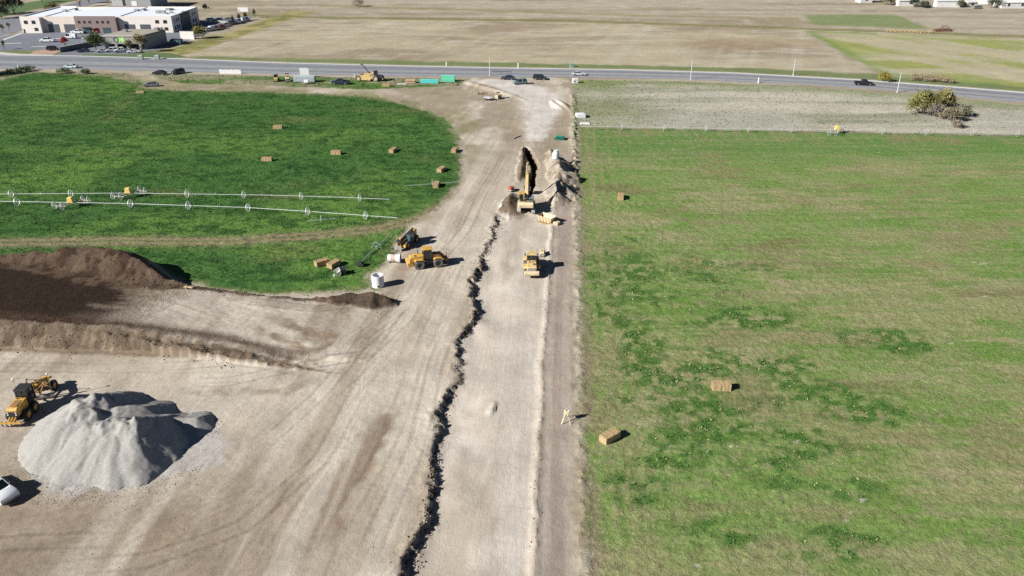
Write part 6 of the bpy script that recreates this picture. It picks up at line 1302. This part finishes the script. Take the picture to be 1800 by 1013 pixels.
for x_, y_ in ((WS * 0.2, dep * 0.5), (WS * 0.85, dep * 0.75), (WS * 0.92, dep * 0.8)): MB().box(x_ + off / dep * y_, x_ + off / dep * y_ + 1.6, y_, y_ + 1.4, HS - 0.05, HS + 1.0).build('roof_unit', M_STEEL, sh)
# rear block
B1, B2 = G(200, 17), G(267, 17); rb_ = thing('rear_block', B1, 0, 'pale grey block rising behind the white warehouse roof', 'building'); WR = B2.x - B1.x
MB().box(0, WR * 0.28, -0.6, 22, 0, 10.5).build('corner_wall', mat('rear_pale', A(198, 200, 200), 0.85), rb_); MB().box(WR * 0.28, WR, 0, 22, 0, 9.6).build('wall', mat('rear_grey', A(172, 176, 178), 0.85), rb_); MB().box(WR * 0.3, WR - 0.3, 0.3, 21.7, 9.6, 9.8).build('roof', M_ROOF, rb_)
for x_ in (0.07, 0.19): window(rb_, WR * x_, WR * (x_ + 0.055), 4.9, 6.2, -0.6)
MB().box(WR * 0.5, WR * 0.64, -0.1, 0, 0.1, 4.2).build('dock_door', M_WHT, rb_)
# walls, dumpster and sign around the shop
def wallseg(name, a, b, h, m, label, cat, th=0.3):
    p, q = G(*a), G(*b); d_ = q - p; t = thing(name, p, math.atan2(d_.y, d_.x), label, cat); L = d_.length; n = max(2, int(L / 4))
    for k in range(n): MB().box(k * L / n, (k + 1) * L / n - 0.04, -th / 2, th / 2, 0, h).build('wall_panel', m, t)
    MB().box(-0.05, L + 0.05, -th / 2 - 0.04, th / 2 + 0.04, h, h + 0.1).build('coping', M_CONC, t); return t
wallseg('retaining_wall', (106, 92.5), (176, 79), 1.9, mat('wall_grey', A(128, 130, 136), 0.85, noise=0.1), 'grey block wall between the two car parks', 'wall')
wallseg('screen_wall', (318, 69), (342, 69.5), 3.2, M_BWHITE, 'short white screen wall right of the grey shop', 'wall')
wallseg('yard_wall', (357, 40), (412, 40), 0.9, M_CONC, 'low pale kerb wall behind the warehouse yard', 'wall')
p = G(311, 78); t = thing('dumpster', (p.x, p.y, 0), 0.05, 'teal dumpster standing right of the grey shop', 'dumpster'); MB().prism([(-1.9, 0.15), (-2.2, 1.9), (2.2, 1.9), (1.9, 0.15)], -1.6, 1.6).build('body', mat('dumpster_teal', (0.08, 0.17, 0.20), 0.6, noise=0.2), t); MB().box(-2.2, 2.2, -1.62, 1.62, 1.9, 2.0).build('lid', M_BLK, t)
for x_ in (-1.2, 0, 1.2): MB().box(x_ - 0.08, x_ + 0.08, -1.72, -1.6, 0.2, 1.85).build('rib', MATS['dumpster_teal'], t)
p = G(428, 24); t = thing('white_billboard', (p.x, p.y, 0), 0.0, 'white billboard standing in the far field beyond the vehicle yard', 'sign'); MB().box(-2.6, 2.6, -0.1, 0.1, 0.9, 3.0).build('board', M_WHT, t); MB().box(-2.3, -1.6, -0.12, -0.1, 1.3, 1.9).build('printed_mark', M_GREYS, t)
for x_ in (-2, 2): MB().box(x_ - 0.1, x_ + 0.1, 0.11, 0.3, 0, 2.6).build('post', M_TIM, t)

# vehicles in the car parks
LOT = 'vehicles in the car parks by the warehouse'
def lot(kind, px, py, head, body, label, cat=None):
    p = G(px, py); return car(kind, 'parked_' + (cat or kind).replace('sedan', 'car'), (p.x, p.y, 0.045), R_(head), body, label, LOT, cat)
lot('pickup', 84, 74, 182, P_WHITE, 'white pickup alone in the middle of the warehouse car park'); lot('van', 124, 68, 182, P_WHITE, 'white van in the warehouse car park'); lot('pickup', 137, 59.5, 0, P_WHITE, 'white pickup by the warehouse glass entrance')
lot('suv', 94, 89, 10, P_BLACK, 'black SUV behind the rock bed by the grey wall', 'suv'); lot('sedan', 147, 92, 190, P_NAVY, 'dark car by the grey wall near the shop tree'); lot('sedan', 182, 92, 200, P_SILVER, 'silver car leftmost in the shop front row')
lot('suv', 197, 91.5, 205, P_WHITE, 'white SUV second in the shop front row', 'suv'); lot('pickup', 215, 92, 205, P_WHITE, 'white pickup third in the shop front row'); lot('sedan', 235, 93.5, 195, P_WHITE, 'white car rightmost in the shop front row')
lot('van', 157, 76, 20, P_WHITE, 'white van half hidden behind the dark green tree')
for kind, px, py, head, bod, lab, ct in (('suv', 368, 55, 60, P_WHITE, 'white SUV nearest the olive shrub in the vehicle yard', 'suv'), ('van', 377, 53.5, 60, P_SILVER, 'pale van second in the vehicle yard row', None), ('pickup', 388, 51, 60, P_RED, 'red pickup in the vehicle yard row', None), ('suv', 397, 47, 60, P_WHITE, 'white SUV right of the red pickup', 'suv'), ('van', 407, 43.5, 60, P_GREY, 'grey van in the vehicle yard row', None),
                                   ('van', 418, 41, 65, P_WHITE, 'white van second last in the vehicle yard row', None), ('van', 431, 38, 65, P_SILVER, 'pale van last in the vehicle yard row', None), ('sedan', 371, 36, 5, P_WHITE, 'white car leftmost in the far yard row', None), ('sedan', 388, 36, 5, P_SILVER, 'silver car in the middle of the far yard row', None), ('sedan', 403, 36.5, 5, P_GREY, 'grey car rightmost in the far yard row', None)):
    lot(kind, px, py, head, bod, lab, ct)
p = G(297, 14); car('pickup', 'red_pickup', (p.x, p.y, 0.0), 0.2, P_RED, 'red truck parked behind the warehouse roof')
p = G(361, 15); skid((p.x, p.y, 0), 0.4, 'small dark loader in the field behind the warehouse', M_DRK)

# ------------------------------------------------------------------ far farmyard, top right
M_FARM = mat('farm_white', (0.62, 0.62, 0.60), 0.7, noise=0.15, scale=0.4); M_HROOF = mat('grey_shingle', (0.27, 0.27, 0.28), 0.85, noise=0.15)
def house(px, py, w, d_, h, rise, head, wallm, roofm, label, name='farm_house', cat='house', win=3):
    p = G(px, py); t = thing(name, (p.x, p.y, 0), head, label, cat)
    MB().box(-w / 2, w / 2, -d_ / 2, d_ / 2, 0, h).build('wall', wallm, t)
    MB().add([(-w / 2 - 0.3, -d_ / 2 - 0.4, h - 0.1), (w / 2 + 0.3, -d_ / 2 - 0.4, h - 0.1), (w / 2 + 0.3, 0, h + rise), (-w / 2 - 0.3, 0, h + rise), (-w / 2 - 0.3, d_ / 2 + 0.4, h - 0.1), (w / 2 + 0.3, d_ / 2 + 0.4, h - 0.1)], [(0, 1, 2, 3), (3, 2, 5, 4), (0, 3, 4), (1, 5, 2), (0, 4, 5, 1)]).build('roof', roofm, t)
    for k in range(win): x_ = -w / 2 + (k + 0.5) * w / win; window(t, x_ - 0.6, x_ + 0.6, h * 0.35, h * 0.8, -d_ / 2)
    return t
house(1518, 4, 7, 6, 3.2, 1.6, 0.1, M_FARM, M_FARM, 'small white shed leftmost in the far farmyard', 'farm_shed', 'shed', 1)
house(1548, -1, 10, 8, 3.2, 2.2, 0.0, M_GREYS, M_HROOF, 'grey roofed house behind the leftmost farm trees')
house(1590, 10, 9, 4, 2.8, 0.3, 0.05, M_FARM, M_FARM, 'white boxy trailer in the far farmyard', 'box_trailer', 'trailer', 0)
house(1664, 12, 13, 4, 3.2, 0.4, -0.03, M_FARM, M_FARM, 'long white trailer in the far farmyard', 'long_trailer', 'trailer', 0)
house(1704, 12, 6, 4, 2.6, 0.8, 0.2, M_FARM, M_FARM, 'small white hut between the long trailer and the barn', 'farm_shed', 'shed', 1)
house(1722, 6, 9, 9, 4.2, 3.2, 1.3, M_FARM, M_HROOF, 'white gabled house behind the farm hut')
house(1776, 13, 15, 8, 3.0, 2.6, 0.05, M_FARM, M_FARM, 'white roofed barn at the right end of the farmyard', 'barn', 'barn', 2)
house(1640, -4, 12, 8, 3.4, 2.4, 0.0, M_BTAN, M_HROOF, 'tan house behind the long white trailer')
for k, (px, py, h, r, c, lab) in enumerate(((1557, 9, 5, 3.4, (0.10, 0.11, 0.05), 'olive tree left of the white boxy trailer'), (1572, 7, 4, 2.6, (0.24, 0.17, 0.06), 'yellow bush left of the white boxy trailer'), (1606, 13, 5.0, 3.2, (0.05, 0.07, 0.04), 'dark tree right of the white boxy trailer'), (1626, 14, 3.6, 2.6, (0.07, 0.08, 0.05), 'dull bush left of the long white trailer'), (1689, 13, 3.6, 2.8, (0.11, 0.12, 0.06), 'bush right of the long white trailer'), (1748, 14, 5, 4.0, (0.09, 0.10, 0.06), 'broad tree left of the barn'), (1797, 12, 5, 3, (0.08, 0.09, 0.05), 'tree at the right frame edge by the barn'), (1533, 4, 5, 2.4, (0.08, 0.09, 0.05), 'tree beside the small white shed'))):
    tree('farm_tree', px, py, h, r, c, lab, 'tree', 900, 0.3, 0.15, 80 + k, group='trees of the far farmyard')
for px, py, bod, lab in ((1628, 12, P_GREY, 'dark car parked left of the long white trailer'), (1718, 15.5, P_GREY, 'dark car parked below the farm hut')):
    p = G(px, py); car('sedan', 'farm_car', (p.x, p.y, 0.0), 0.1, bod, lab)
p = G(1660, 55); t = thing('harrow', (p.x, p.y, 0), 0.1, 'rusty farm implement left at the edge of the straw field', 'farm implement')
M_RUST = mat('rusty_steel', (0.16, 0.07, 0.05), 0.9, noise=0.3)
fr_ = MB().beam((-5, -1, 0.8), (3, -1, 0.8), 0.2).beam((-5, 1, 0.8), (3, 1, 0.8), 0.2).beam((-1, -1.2, 0.8), (-1, 1.2, 2.6), 0.2).beam((-3, 0, 0.8), (0.5, 0.2, 2.4), 0.22).beam((0.5, 0.2, 2.4), (2.5, 0, 0.9), 0.2).beam((3, 0, 0.8), (5.2, 0, 0.5), 0.18); fr_.build('frame', M_RUST, t)
for x_ in np.arange(-4.6, 3.0, 0.8): MB().cyl((x_, -1.2, 0.4), (x_ + 0.05, 1.2, 0.4), 0.42, n=10).build('disc_gang', M_RUST, t)
for s_ in (-1, 1): wheel(t, 1.6, s_ * 1.4, 0.5, 0.5, 0.3)
# dry stalks standing in a row on the far field boundary
k_ = RNG.uniform(0, 1, 700); sp = [G(1558 + 82 * q_, 55 + 3.2 * q_ + RNG.uniform(-0.7, 0.7)) for q_ in k_]
blades('dry_stalks', np.array([q_.x for q_ in sp]), np.array([q_.y for q_ in sp]), np.zeros(700), np.full(700, 0.5), np.full(700, 0.8), np.repeat(A(196, 178, 132)[None], 700, 0), 'row of dry yellow stalks on the far field boundary', 'stalks', 6, 0.3)
